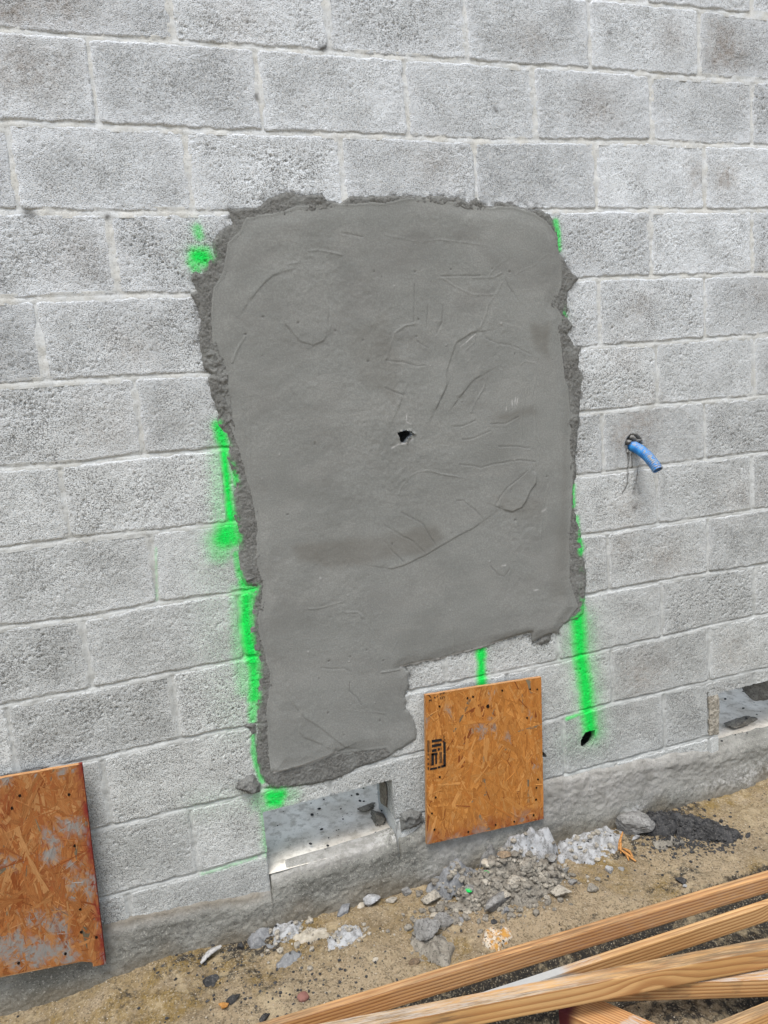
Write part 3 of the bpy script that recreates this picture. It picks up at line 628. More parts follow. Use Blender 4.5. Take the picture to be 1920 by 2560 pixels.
OL, IL = np.vstack([OUTW, OUTW[:1]]), np.vstack([INNW, INNW[:1]])
jag = .006 * fbm(X, Z, .022, 121, 4); gnaw = .020 * np.clip(fbm(X, Z, .09, 122, 4), -.2, .6)
dO = segd(X, Z, OL) * np.where(inside(X, Z, OUTW), 1, -1) + jag * .9 - gnaw * ss(.75, 1.1, X)
dI = segd(X, Z, IL) * np.where(inside(X, Z, INNW), 1, -1) + jag * .5 + .5 * gnaw + .006
wob = .004 * fbm(X, Z, .05, 123, 3)
Hs = .0078 + .0045 * fbm(X, Z, .34, 125, 4) + .0009 * fbm(X * .7 + Z * .5, Z * 1.3, .12, 127, 3) + .0007 * fbm(X, Z, .012, 129, 3) * np.clip(.5 + 2 * fbm(X, Z, .2, 131, 2), 0, 1.5)
Hs = .0040 + (Hs - .0040) * ss(-.002, .045, dI); Hs = Hs * ss(-.004, .012, dO + .003) 
Hs = Hs + .0007 * np.exp(-((dI - .004) / .003) ** 2)                 # lip left by the float
crack = np.zeros(X.shape)
def near_box(L, r): return (X > L[:, 0].min() - r) & (X < L[:, 0].max() + r) & (Z > L[:, 1].min() - r) & (Z < L[:, 1].max() + r)
for i, L in enumerate(RIDGE):
    b = near_box(L, .03); d = segd(X[b] + wob[b] * .6, Z[b] + wob[b] * .5, L); s = 0.6 + .8 * vn(X[b], Z[b], .05, 140 + i)
    Hs[b] += (.0009 + .0004 * (i % 3)) * np.exp(-(d / .0024) ** 2) * s - .0005 * np.exp(-(d / .014) ** 2)
for i, L in enumerate(CRACK):
    b = near_box(L, .03); d = segd(X[b] + wob[b] * .8 + .002 * vn(X[b], Z[b], .012, 160), Z[b] + wob[b] * .8, L)
    Hs[b] += -.0007 * np.exp(-(d / .0018) ** 2) + .0002 * np.exp(-((d - .006) / .004) ** 2)
    crack[b] = np.maximum(crack[b], np.exp(-(d / .0013) ** 2) * np.clip(.55 + 1.4 * vn(X[b], Z[b], .03, 170 + i), 0, 1))
for i, (L, hgt) in enumerate(STEP):
    b = near_box(L, .09); x, z = X[b] + wob[b] * .5, Z[b] + wob[b] * .5; d = segd(x, z, L); sg = np.zeros(x.shape); best = np.full(x.shape, 9.)
    for (ax, az), (bx, bz) in zip(L[:-1], L[1:]):
        q = (bx - ax) ** 2 + (bz - az) ** 2; t = np.clip(((x - ax) * (bx - ax) + (z - az) * (bz - az)) / q, 0, 1)
        dd = np.hypot(x - ax - t * (bx - ax), z - az - t * (bz - az)); cr = (bx - ax) * (z - az) - (bz - az) * (x - ax)
        sg = np.where(dd < best, np.sign(cr), sg); best = np.minimum(best, dd)
    e0 = np.minimum(np.hypot(x - L[0, 0], z - L[0, 1]), np.hypot(x - L[-1, 0], z - L[-1, 1]))
    up = ss(-.0015, .0025, d * sg) * np.exp(-np.clip(d * sg, 0, 1) / .028) * ss(0, .02, e0 + .004)
    Hs[b] += (hgt * .75 if hgt < .005 else hgt * .8) * up
Hr = .0032 + .0016 * fbm(X, Z, .045, 181, 3) + .0016 * fbm(X, Z, .009, 183, 3) + .0016 * vn(X, Z, .0045, 185)
Hr = Hr + .0045 * ss(.1, .5, fbm(X, Z, .09, 187, 3)) * (.4 + fbm(X, Z, .012, 188, 3))
Hr = np.maximum(Hr, .0012) * ss(-.002, .008, dO) + .0004
damp = np.zeros(X.shape)
for P, s in (([(725, 1362), (960, 1335), (1090, 1310), (1110, 1345), (1060, 1385), (960, 1400), (850, 1420), (740, 1405)], .52), ([(1318, 805), (1370, 812), (1372, 900), (1335, 875)], .55),
             ([(880, 815), (960, 790), (1000, 900), (990, 1010), (900, 960), (870, 870)], .28), ([(1215, 1040), (1330, 1012), (1345, 1035), (1225, 1062)], .45), ([(1415, 980), (1390, 1300), (1370, 1500), (1425, 1500)], .25), ([(1230, 1240), (1360, 1250), (1350, 1310), (1260, 1290)], .3)):
    L = W(P); d = segd(X, Z, np.vstack([L, L[:1]])) * np.where(inside(X, Z, L), 1, -1); damp = np.maximum(damp, s * ss(-.012, .018, d + .012 * fbm(X, Z, .06, 191, 3)))
pale = np.zeros(X.shape)
for P, w in ((zm(960, 960, 3.19, [(1012, 130), (1018, 180)]), .9), (zm(960, 960, 3.19, [(1035, 110), (1040, 190)]), .9), (zm(960, 960, 3.19, [(1055, 115), (1052, 170)]), .8), (zm(960, 960, 3.19, [(970, 180), (965, 215)]), .7),
             (zm(960, 960, 3.19, [(1255, 1010), (1275, 1000)]), 2), (zm(960, 960, 3.19, [(60, 510), (110, 480), (190, 470), (220, 440)]), 1.6), (zm(960, 960, 3.19, [(105, 400), (130, 405)]), 1.6), (zm(960, 960, 3.19, [(180, 235), (175, 300), (210, 320)]), .8),
             (zm(960, 960, 3.19, [(925, 1445), (960, 1440)]), 1), (zm(960, 960, 3.19, [(1180, 1640), (1215, 1635)]), 1.2), (zm(560, 1440, 3.318, [(1460, 750), (1659, 700)]), 1.6), (zm(960, 1280, 1.728, [(75, 665), (250, 628), (430, 578), (600, 530)]), 2.0),
             (zm(560, 1440, 3.318, [(410, 1620), (520, 1600), (650, 1560), (770, 1520), (930, 1450)]), 1.6), (zm(960, 460, 3.19, [(600, 1300), (660, 1250), (720, 1200)]), .9)):
    L = W(P); b = near_box(L, .03); pale[b] = np.maximum(pale[b], np.exp(-(segd(X[b] + wob[b], Z[b], L) / (w * .0016)) ** 2) * np.clip(.75 + vn(X[b], Z[b], .008, 193), 0, 1))
for i in range(60):
    px_, py_ = (RNG.uniform(600, 1400), RNG.uniform(620, 1560)) if i < 45 else (RNG.uniform(680, 1000), RNG.uniform(1560, 1850)); c_ = W([(px_, py_)])[0]; r_p = RNG.uniform(.0014, .0034)
    b = (abs(X - c_[0]) < .012) & (abs(Z - c_[1]) < .012); d = np.hypot((X[b] - c_[0]) * RNG.uniform(.7, 1.6), (Z[b] - c_[1]) * RNG.uniform(.7, 1.6)); e_ = np.exp(-(d / r_p) ** 2)
    if i % 3: Hs[b] -= .0022 * e_; crack[b] = np.maximum(crack[b], .95 * e_)
    else: Hs[b] += .0018 * e_; pale[b] = np.maximum(pale[b], .5 * e_)
hl = HOLES[0][0]; hb = near_box(hl, .05); dh_ = segd(X[hb], Z[hb], np.vstack([hl, hl[:1]]))
Hs[hb] += .004 * np.exp(-(dh_ / .005) ** 2) * np.clip(.5 + 2 * vn(X[hb], Z[hb], .008, 195), 0, 1.4); crackb = crack
patch = tag(empty('mortar_patch', (0.75, 0, -2.2)), 'large dark grey trowelled mortar patch with ragged edges on the block wall', 'patch')
cc = lambda A: (A[:-1, :-1] + A[1:, 1:]) / 2
mI = (cc(dI) > 0) & (cc(dO) > -.001); mO = (cc(dO) > 0) & (cc(dI) < .012)
spr = spray_at(X, Z)
bare = ss(.25, .6, .5 + fbm(X, Z, .018, 197, 3))                      # painted block face showing where the coat is thin
for nm, H, mm, mt, sp in (('smooth_coat', Hs, mI, M_SKIM, spr * 0), ('rough_edge', Hr, mO, M_ROUGH, spr * bare * ss(.03, .0, dO) * .9)):
    Y = hole_push(X, Z, -H)
    hc = hole_cells(cc(X), cc(Z)); Vx, F, src, smf = grid_solid(X, Y, Z, mm & ~hc, .004, hc, .006)
    mk(nm, Vx, F, mt, patch, {'spray': sp.ravel()[src], 'damp': damp.ravel()[src], 'pale': pale.ravel()[src] * (nm == 'smooth_coat'), 'crack': crack.ravel()[src] * (nm == 'smooth_coat')}, smf)

# small clods of mortar stuck to the wall round the patch
def wall_blob(name, P, hgt, mat, label, cat, seed, group=None):
    L = W(P); c = L.mean(0); q = .003
    X, Z = np.meshgrid(np.arange(L[:, 0].min() - .01, L[:, 0].max() + .01, q), np.arange(L[:, 1].min() - .01, L[:, 1].max() + .01, q))
    d = segd(X, Z, np.vstack([L, L[:1]])) * np.where(inside(X, Z, L), 1, -1) + .006 * fbm(X, Z, .02, seed, 3)
    H = hgt * ss(0, .014, d) * (.7 + .8 * fbm(X, Z, .025, seed + 1, 3)) + .003 * fbm(X, Z, .009, seed + 2, 3) + .001
    Vx, F, src, smf = grid_solid(X, -np.maximum(H, .0005), Z, cc(d) > 0, .006)
    z0 = {k: np.zeros(len(src)) for k in ('spray', 'damp', 'pale', 'crack', 'green')}
    return tag(mk(name, Vx, F, mat, None, z0, smf, (c[0], 0, c[1])), label, cat, group)
wall_blob('mortar_clod', zm(560, 1440, 3.318, [(100, 1760), (130, 1700), (210, 1640), (260, 1640), (300, 1720), (295, 1790), (220, 1815), (180, 1790)]), .022, M_ROUGH, 'dark lump of mortar stuck to the block just left of the patch bottom corner', 'mortar clod', 201)
wall_blob('mortar_clod', zm(560, 1440, 3.318, [(165, 1245), (190, 1225), (255, 1225), (275, 1290), (240, 1335), (210, 1330), (212, 1265)]), .012, M_ROUGH, 'small dark hooked mortar clod on the joint beside the lower left patch edge', 'mortar clod', 204)
wall_blob('mortar_clod', zm(560, 1440, 3.318, [(160, 5), (250, -10), (270, 10), (230, 45), (195, 70), (170, 65)]), .016, M_ROUGH, 'curled dark mortar crumb halfway down the left edge of the patch', 'mortar clod', 207)
wall_blob('mortar_clod', [(1359, 1590), (1380, 1583), (1372, 1604), (1355, 1612), (1340, 1608)], .006, M_ROUGH, 'thin mortar smear hanging under the right bottom edge of the patch', 'mortar clod', 210)
wall_blob('mortar_clod', [(1000, 2035), (1030, 2020), (1052, 2030), (1060, 2055), (1030, 2068), (1003, 2078)], .02, M_ROUGH, 'lump of mortar on the base course left of the OSB sheet', 'mortar clod', 213)

# ------------------------------------------------------------------ ground
HEAPS = []   # (cx, cy, rx, ry, h, seed)
def ground_h(x, y):
    x = np.asarray(x, float); y = np.asarray(y, float)
    h = GZ - .05 * ss(-.66, -.58, y) * ss(-.36, -.42, y) * ss(.25, .4, x) + .022 * fbm(x, y, .35, 221, 4) + .016 * fbm(x, y, .09, 223, 5) + .014 * ss(-.16, -.02, y) * (1 + fbm(x, x * 0, .2, 225, 3))  # includes a hollow added under the battens to deepen the gap's shade
    return h
def heap_h(x, y, hp):
    cx, cy, rx, ry, h, seed, rot = hp
    dx, dy = x - cx, y - cy; ca, sa = math.cos(rot), math.sin(rot)
    u, v = (dx * ca + dy * sa) / rx, (-dx * sa + dy * ca) / ry
    r = np.hypot(u, v) * (1 + .55 * fbm(x, y, max(rx, ry) * .7, seed, 3))
    f = np.clip(1 - r * r, -1, 1)
    return h * np.sign(f) * np.abs(f) ** .75 * (1 + .9 * fbm(x, y, .05, seed + 3, 4)) + (f > 0) * .034 * fbm(x, y, .03, seed + 5, 5) * min(1, h / .02) * np.clip(f * 4, 0, 1), f
xs = np.arange(-1.0, 2.75, .0055); ys = np.arange(-1.25, .03, .0055)
xs = np.concatenate([[-40, -6], xs, [8, 40]]); ys = np.concatenate([[-40, -5], ys])
X, Yg = np.meshgrid(xs, ys)
Zg = ground_h(X, Yg) + .0042 * fbm(X, Yg, .018, 227, 3)
och = np.clip(ss(-.30, -.02, Yg) * .55 + ss(.15, .5, fbm(X, Yg, .18, 231, 4) + .15), 0, 1) * .9
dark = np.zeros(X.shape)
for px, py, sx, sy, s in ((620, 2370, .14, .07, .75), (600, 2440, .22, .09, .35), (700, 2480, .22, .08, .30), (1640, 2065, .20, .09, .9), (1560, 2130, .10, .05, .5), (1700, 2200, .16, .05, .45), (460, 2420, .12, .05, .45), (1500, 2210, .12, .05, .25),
                         (1860, 2330, .25, .10, 1), (1500, 2400, .3, .12, 1), (1250, 2480, .3, .10, 1), (1700, 2520, .16, .06, .6), (1880, 2510, .12, .06, .9), (330, 2500, .12, .04, .3)):  # the spots in the batten gap paint its shade
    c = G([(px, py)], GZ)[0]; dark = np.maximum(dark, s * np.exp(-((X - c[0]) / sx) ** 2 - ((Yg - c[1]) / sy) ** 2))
dark = np.maximum(dark, 1.25 * ss(-.66, -.60, Yg) * ss(-.35, -.41, Yg) * ss(.2, .4, X))  # batten gap shade painted into the sand as near-black soil
idx = np.arange(X.size).reshape(X.shape)
F = np.stack([idx[:-1, :-1], idx[:-1, 1:], idx[1:, 1:], idx[1:, :-1]], -1).reshape(-1, 4)
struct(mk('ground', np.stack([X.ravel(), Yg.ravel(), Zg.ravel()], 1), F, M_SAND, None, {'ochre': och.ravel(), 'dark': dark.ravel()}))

# ------------------------------------------------------------------ OSB boards
M_OSB_A, M_OSB_B, M_EDGE = m_osb('osb_golden', 0), m_osb('osb_weathered', 1), m_edge()
M_HOLE = m_plain('screw_hole_shade', (0.012, 0.008, 0.006), .9, .1, .2)  # near-black discs: the shade inside the holes, painted flat on the face
M_INK = m_plain('stamp_ink', (0.016, 0.016, 0.017), .75, .2, .5, 260)
PAL_A = [(.335, .140, .032), (.375, .165, .042), (.30, .118, .024), (.405, .195, .058), (.26, .092, .017), (.345, .148, .036), (.315, .128, .028), (.43, .225, .08)]
PAL_B = [(.265, .100, .030), (.30, .125, .042), (.235, .078, .02), (.34, .16, .06), (.19, .05, .012), (.275, .11, .034), (.25, .068, .014), (.37, .20, .085)]
def osb(name, corners, thick, yb, pal, mat, seed, label, nfl, redf, cemf, notch=None):
    """corners (TL, TR, BR, BL) as (x, z); face at y = yb - thick"""
    rs = np.random.default_rng(seed); C = np.array(corners, float); yf = yb - thick
    root = tag(empty(name, (float(C[:, 0].mean()), yb, float(C[:, 1].min()))), label, 'board')
    TL, TR, BR, BL = C
    def P(u, v): return (TL * (1 - u)[:, None] + TR * u[:, None]) * v[:, None] + (BL * (1 - u)[:, None] + BR * u[:, None]) * (1 - v)[:, None]
    nu, nv = 70, 84
    U, Vg = np.meshgrid(np.linspace(0, 1, nu), np.linspace(0, 1, nv)); q = P(U.ravel(), Vg.ravel())
    q[:, 1] += .0016 * fbm(q[:, 0], q[:, 0] * 0 + seed, .03, 3, 3) * (np.abs(Vg.ravel() - .5) > .49)
    X, Z = q[:, 0].reshape(U.shape), q[:, 1].reshape(U.shape)
    m = np.ones((nv - 1, nu - 1), bool)
    if notch: m &= ~((cc(U) < notch[0]) & (cc(Vg) < notch[1]))
    Vx, F, src, smf = grid_solid(X, np.full(X.shape, yf), Z, m, yb)
    u = U.ravel()[src]; v = Vg.ravel()[src]
    mk('panel', Vx, F, M_EDGE, root, {'red': (redf(u, v) > .3) * .9 * (u > .985)}, smf, root.location)
    # pressed strands
    w, h = np.linalg.norm(TR - TL), np.linalg.norm(TL - BL)
    VV, FF, CC, UVs, RR, CE = [], [], [], [], [], []
    k = 0
    for i in range(nfl):
        big = rs.random() < .62 + .25 * (i < nfl * .6)
        L = rs.uniform(.045, .13) if big else rs.uniform(.015, .05); B = rs.uniform(.005, .019) if big else rs.uniform(.0010, .004)
        a = rs.normal(math.pi / 2, .42) if rs.random() < .75 else rs.uniform(0, math.pi)
        cx, cz = rs.uniform(0, w), rs.uniform(0, h)
        hh = .00025 + .0012 * (i / nfl) * rs.uniform(.5, 1) + (0 if big else .0004)
        ax, az = math.cos(a), math.sin(a); bx, bz = -az, ax
        e0, e1 = rs.uniform(-.35, .35), rs.uniform(-.35, .35)
        pts = np.array([(-.5 + e0 * B / L, -.5), (-.15, -.5), (.15, -.5), (.5 + e1 * B / L, -.5), (.5 - e1 * B / L, .5), (.15, .5), (-.15, .5), (-.5 - e0 * B / L, .5)])
        pts[:, 1] *= 1 + rs.uniform(-.25, .25, 8)
        x = cx + pts[:, 0] * L * ax + pts[:, 1] * B * bx; z = cz + pts[:, 0] * L * az + pts[:, 1] * B * bz
        x = np.clip(x, .0004, w - .0004); z = np.clip(z, .0004, h - .0004)
        tl = rs.normal(0, .0005, 2); yy = hh + tl[0] * pts[:, 0] + tl[1] * pts[:, 1]; yy = np.clip(yy, .0002, .0022)
        if notch and cx / w < notch[0] + .02 and cz / h < notch[1]: continue
        uu, v_ = x / w, z / h
        if notch:
            v_ = np.where((uu < notch[0]) & (v_ < notch[1]), notch[1] + .001, v_)
        pp = P(uu, v_)
        VV.append(np.stack([pp[:, 0], yf - yy, pp[:, 1]], 1)); FF += [(k, k + 1, k + 6, k + 7), (k + 1, k + 2, k + 5, k + 6), (k + 2, k + 3, k + 4, k + 5)]
        c = (.62 * np.array(pal[rs.integers(len(pal))]) + .38 * np.mean(pal, 0)) * rs.uniform(.86, 1.14) * np.array((1.25, 1.19, 1.05) if pal is PAL_A else (1.12, 1.12, 1.05))
        if rs.random() < .012: c = np.array((.16, .13, .085)) * rs.uniform(.7, 1.3)
        if rs.random() < .025: c = np.array((.20, .055, .012))
        CC.append(np.tile(c, (8, 1))); UVs.append(np.stack([pts[:, 0] * L + i * .37, pts[:, 1] * B + i * .11], 1))
        RR.append(redf(uu, v_)); CE.append(cemf(uu, v_)); k += 8
    o = mk('strands', np.concatenate(VV), np.array(FF), mat, root, {'Col': np.concatenate(CC), 'red': np.concatenate(RR), 'cement': np.concatenate(CE)}, False, root.location, np.concatenate(UVs))
    stuff(o)
    return root, P, yf
def disc_part(name, cx, cz, r, y, mat, parent, seed):
    rs = np.random.default_rng(seed); n = 12; an = np.linspace(0, 2 * math.pi, n, endpoint=False)
    R = r * rs.uniform(.75, 1.2, n)
    ring = np.stack([cx + np.cos(an) * R, np.full(n, y), cz + np.sin(an) * R * 1.15], 1); back = ring.copy(); back[:, 1] += .003
    V = np.concatenate([ring, back, [[cx, y, cz]]]); F = [(i, (i + 1) % n, 2 * n, 2 * n) for i in range(n)]
    F = [(i, (i + 1) % n, n + (i + 1) % n, n + i) for i in range(n)]
    me = bpy.data.meshes.new(name); me.from_pydata((V - np.array([cx, y, cz])).tolist(), [], [tuple(reversed(f)) for f in F] + [tuple(range(n))]); me.materials.append(mat)
    o = bpy.data.objects.new(name, me); COL.objects.link(o); o.location = (cx, y, cz); o.parent = parent; o.matrix_parent_inverse = Matrix.Translation(parent.location).inverted(); return o
TH = .0115
YA = -.022
ca = W([(1063, 1738), (1353, 1693), (1359, 2047), (1067, 2111)], YA - TH)
zero = lambda u, v: np.zeros(np.shape(u))
bA, PA, yA = osb('osb_board', ca, TH, YA, PAL_A, M_OSB_A, 31, 'golden OSB sheet with a black grade stamp and screw holes, fixed low on the wall', 3000,
                 lambda u, v: .45 * ss(.12, .02, v) + .3 * ss(.05, 0, 1 - u) * ss(.3, .0, v), lambda u, v: .8 * (fbm(u, v, .12, 301, 3) > .38) + .55 * ss(.12, .03, v) * (fbm(u, v, .08, 303, 3) > .1))
H7 = [(590, 392), (655, 375), (990, 303), (1312, 290), (1393, 290), (268, 488), (828, 485), (1276, 617), (1403, 1325), (1385, 1420), (1380, 1560), (1353, 1740), (1128, 1812), (915, 1850), (601, 1930), (210, 1905), (182, 1718), (224, 1535), (272, 1300)]
for i, q in enumerate(W(zm(1040, 1660, 4.608, H7), yA)): disc_part('screw_hole', q[0], q[1], .0032 if i != 6 else .0055, yA - .0024, M_HOLE, bA, 400 + i)
# grade stamp: bars, frame and broken lettering, printed up the left edge
S9 = 9.219
RECT = [((355, 1190), (585, 1160), (590, 1215), (358, 1255)), ((358, 1300), (578, 1262), (580, 1320), (360, 1368)), ((360, 1410), (470, 1390), (472, 1455), (362, 1475)), ((490, 1380), (545, 1370), (547, 1430), (492, 1445)), ((560, 1365), (580, 1360), (582, 1420), (562, 1425)),
        ((345, 1500), (405, 1490), (408, 1770), (345, 1785)), ((345, 1500), (490, 1478), (492, 1530), (347, 1552)), ((435, 1530), (478, 1522), (478, 1740), (440, 1752)), ((535, 1470), (555, 1465), (558, 1728), (538, 1732)), ((565, 1462), (585, 1458), (588, 1720), (568, 1725)),
        ((618, 1215), (650, 1195), (655, 1500), (625, 1500)), ((650, 1240), (678, 1235), (682, 1780), (655, 1800)), ((622, 1520), (655, 1510), (655, 1790), (625, 1800)), ((318, 1840), (480, 1810), (482, 1855), (318, 1890)), ((495, 1800), (560, 1785), (562, 1835), (497, 1850)), ((575, 1775), (680, 1755), (680, 1805), (577, 1830)),
        ((258, 1200), (285, 1197), (287, 1480), (262, 1482)), ((262, 1500), (285, 1497), (286, 1550), (262, 1552)), ((262, 1610), (286, 1607), (286, 1650), (262, 1652)), ((262, 1715), (286, 1710), (288, 1770), (262, 1772)), ((262, 1820), (290, 1815), (290, 1875), (262, 1878)),
        ((306, 1205), (318, 1203), (322, 1470), (308, 1472)), ((308, 1500), (322, 1498), (324, 1780), (312, 1782)),
        ((615, 1090), (672, 1105), (670, 1115), (615, 1100)), ((620, 1130), (655, 1140), (653, 1148), (620, 1140)), ((636, 1098), (642, 1098), (640, 1142), (634, 1142)), ((620, 1160), (665, 1175), (668, 1200), (658, 1200), (655, 1185), (620, 1170)),
        ((290, 270), (350, 262), (350, 280), (290, 290)), ((340, 245), (352, 243), (353, 305), (342, 306)), ((288, 290), (302, 288), (306, 325), (290, 326)), ((280, 160), (300, 158), (350, 210), (322, 215)), ((245, 152), (300, 148), (300, 158), (246, 162)),
        ((410, 205), (430, 190), (450, 215), (430, 240), (415, 225)), ((470, 185), (480, 184), (482, 200), (471, 202)), ((490, 160), (498, 159), (500, 210), (492, 211)), ((545, 110), (560, 108), (562, 160), (548, 162)), ((575, 120), (590, 105), (600, 125), (586, 140)), ((610, 95), (655, 90), (656, 105), (612, 110)), ((615, 118), (650, 112), (652, 126), (616, 132)),
        ((550, 200), (565, 195), (568, 255), (552, 258)), ((580, 200), (600, 190), (610, 230), (590, 262), (580, 240), (595, 225)), ((620, 190), (650, 180), (652, 232), (640, 234), (638, 200), (622, 204))]
VV, FF = [], []
for k, poly in enumerate(RECT):
    q = W(zm(1040, 1720, S9, poly), yA); n = len(VV)
    for x, z in q: VV.append((x, yA - .0023, z))
    FF.append(tuple(reversed(range(n, n + len(poly)))))
me = bpy.data.meshes.new('grade_stamp'); me.from_pydata((np.array(VV) - np.array(bA.location)).tolist(), [], FF); me.materials.append(M_INK)
so = bpy.data.objects.new('grade_stamp', me); COL.objects.link(so); so.parent = bA; so['kind'] = 'stuff'; so['label'] = 'black printed grade stamp of bars and broken lettering'
YB = -.034
cb = W([(-220, 1985), (205, 1910), (265, 2410), (-220, 2505)], YB - TH)
red_b = lambda u, v: np.clip(ss(.955, .995, u) * 1.0 + .18 * (fbm(u * .4, v, .12, 311, 3) > .36), 0, 1) * .95
cem_b = lambda u, v: np.clip((fbm(u, v * 1.3, .13, 313, 4) + .22 * ss(.6, .1, v) > .30) * 1.0, 0, 1)
bB, PB, yB = osb('osb_board', cb, TH, YB, PAL_B, M_OSB_B, 37, 'weathered OSB sheet smeared with cement, red painted right edge, propped at the left', 3400, red_b, cem_b, (.925, .042))
bB['label'] = 'weathered OSB sheet smeared with cement, red right edge, propped at the lower left'
for i, q in enumerate(W(zm(0, 1880, 3.8125, [(190, 412), (115, 533), (658, 405), (711, 890), (765, 1495), (917, 1762), (625, 1918), (180, 2008), (775, 1712)]), yB)): disc_part('screw_hole', q[0], q[1], .0036, yB - .0024, M_HOLE, bB, 450 + i)

# ------------------------------------------------------------------ rocks, crumbs, heaps
def ico(sub):
    import bmesh
    bm = bmesh.new(); bmesh.ops.create_icosphere(bm, subdivisions=sub, radius=1.0)
    V = np.array([v.co[:] for v in bm.verts]); F = np.array([[v.index for v in f.verts] for f in bm.faces]); bm.free(); return V, F
ICO = {s: ico(s) for s in (1, 2, 3, 4)}
def rock_mesh(seed, sx, sy, sz, sub=3, facets=11, rough=.10):
    rs = np.random.default_rng(seed); D, F = ICO[sub]
    N = rs.normal(size=(facets, 3)); N /= np.linalg.norm(N, axis=1)[:, None]; off = rs.uniform(.38, .92, facets)
    dt = D @ N.T; r = np.where(dt > 1e-3, off / np.maximum(dt, 1e-3), 9).min(1); r = np.minimum(r, 1.15)
    r = r * (1 + rough * .6 * vn3(D, .55, seed % 13) + rough * .8 * vn3(D, .2, seed % 7) + rough * .9 * vn3(D, .09, seed % 5))
    return D * r[:, None] * np.array([sx, sy, sz]), F
MR = {'tan': m_rock('rubble_tan', (.26, .235, .19), (.38, .35, .29), (.12, .11, .095), .7), 'grey': m_rock('rubble_grey', (.14, .136, .126), (.26, .255, .24), (.06, .058, .053), .6),
      'bluegrey': m_rock('mortar_lump_grey', (.135, .138, .14), (.22, .224, .225), (.30, .30, .29), .4), 'white': m_rock('cement_white', (.17, .168, .16), (.31, .308, .30), (.10, .098, .09), .7, (.36, .365, .365)),
      'dark': m_rock('spoil_dark', (.024, .024, .0245), (.06, .059, .058), (.12, .115, .105), .5), 'cream': m_rock('chip_cream', (.32, .285, .22), (.44, .40, .33)), 'orange': m_rock('stone_orange', (.30, .13, .03), (.45, .24, .08)),
      'red': m_rock('stone_red', (.13, .055, .045), (.22, .11, .09)), 'brown': m_rock('clod_brown', (.14, .10, .065), (.25, .19, .125), (.07, .06, .05), .5), 'rust': m_rock('crust_rust', (.42, .37, .29), (.55, .50, .42), (.03, .03, .03), .95, (.42, .22, .05)),
      'green': m_rock('chip_green', (.012, .42, .075), (.03, .50, .12)), 'sandgrey': m_rock('crust_sandgrey', (.15, .135, .11), (.26, .24, .20), (.07, .066, .058), .7)}
PXM = .00128                                                     # metres per photo pixel near the rubble
heap_list = []
def z_at(x, y):
    z = float(ground_h(x, y))
    return z + max([0.0] + [max(0.0, float(heap_h(np.array([x]), np.array([y]), hp)[0][0])) for hp in heap_list])
def heap(name, px, py, rx, ry, h, mat, label, seed, cat='heap', rot=0.0):
    c = G([(px, py)], GZ)[0]; hp = (c[0], c[1], rx, ry, h, seed, rot); q = min(.006, max(rx, ry) / 14); R = max(rx, ry) * 1.7
    X, Yv = np.meshgrid(np.arange(c[0] - R, c[0] + R, q), np.arange(c[1] - R, min(c[1] + R, -.012), q))
    hh, f = heap_h(X, Yv, hp); Z = ground_h(X, Yv) + np.where(f > 0, np.maximum(hh, -.002), -.02)
    idx = np.arange(X.size).reshape(X.shape); m = (f > -.15); m = m[:-1, :-1] & m[1:, 1:] & m[1:, :-1] & m[:-1, 1:]
    F = np.stack([idx[:-1, :-1], idx[:-1, 1:], idx[1:, 1:], idx[1:, :-1]], -1)[m]; used, inv = np.unique(F, return_inverse=True)
    V = np.stack([X.ravel(), Yv.ravel(), Z.ravel()], 1)[used]
    o = mk(name, V, inv.reshape(F.shape), mat, None, {'green': np.zeros(len(V))}, True, (c[0], c[1], GZ))
    heap_list.append(hp); return tag(o, label, cat)
heap('rubble_heap', 1270, 2215, .21, .085, .052, MR['sandgrey'], 'low heap of sandy grey rubble below the golden OSB sheet', 501, rot=-.05)
heap('cement_heap', 1312, 2168, .115, .055, .085, MR['white'], 'white powdered cement mound on top of the rubble below the golden OSB sheet', 507, rot=.05)
heap('mortar_heap', 1150, 2215, .10, .05, .055, MR['bluegrey'], 'blue grey mortar lump at the left end of the rubble heap', 513, rot=.1)
heap('mortar_heap', 1215, 2165, .06, .035, .06, MR['grey'], 'dark grey crumbly mortar against the footing at the left back of the rubble', 517)
heap('cement_crust', 1476, 2112, .125, .085, .018, MR['white'], 'broad white cement crust on the sand right of the golden OSB sheet', 521, 'crust', -.1)
heap('dark_spoil_heap', 1668, 2068, .17, .055, .040, MR['dark'], 'black grainy spoil heap along the footing at the right', 525, 'heap', -.62)
heap('dark_spoil_heap', 1765, 2085, .12, .045, .026, MR['dark'], 'black spoil tail running right from the large black heap', 529, 'heap', -.5)
heap('cement_splash', 717, 2338, .052, .040, .016, MR['white'], 'white cement splash nearest the footing at the lower left of the sand', 533, 'splash', .4)
heap('cement_splash', 780, 2346, .045, .026, .010, MR['cream'], 'pale cream cement splash right beside the white splash at the footing', 537, 'splash')
heap('cement_splash', 860, 2357, .060, .036, .011, MR['white'], 'white cement splash standing alone on open sand, third from the left', 541, 'splash', .2)
heap('mortar_splash', 650, 2355, .042, .036, .012, MR['bluegrey'], 'grey mortar splash left of the white splash by the footing', 545, 'splash')
heap('mortar_splash', 722, 2405, .036, .024, .010, MR['bluegrey'], 'flat dark grey mortar splash below the white splash', 549, 'splash')
heap('mortar_crust', 1088, 2372, .070, .055, .016, MR['sandgrey'], 'flat sandy grey crust in front of the rubble near the longest batten', 553, 'crust')
heap('rust_crust', 1241, 2352, .052, .032, .016, MR['rust'], 'white and rust stained crust with black specks beside the longest batten', 557, 'crust', .25)
heap('sand_clod', 1665, 2110, .06, .03, .018, MR['sandgrey'], 'sandy crumbly clod in front of the black spoil heap', 561, 'clod')
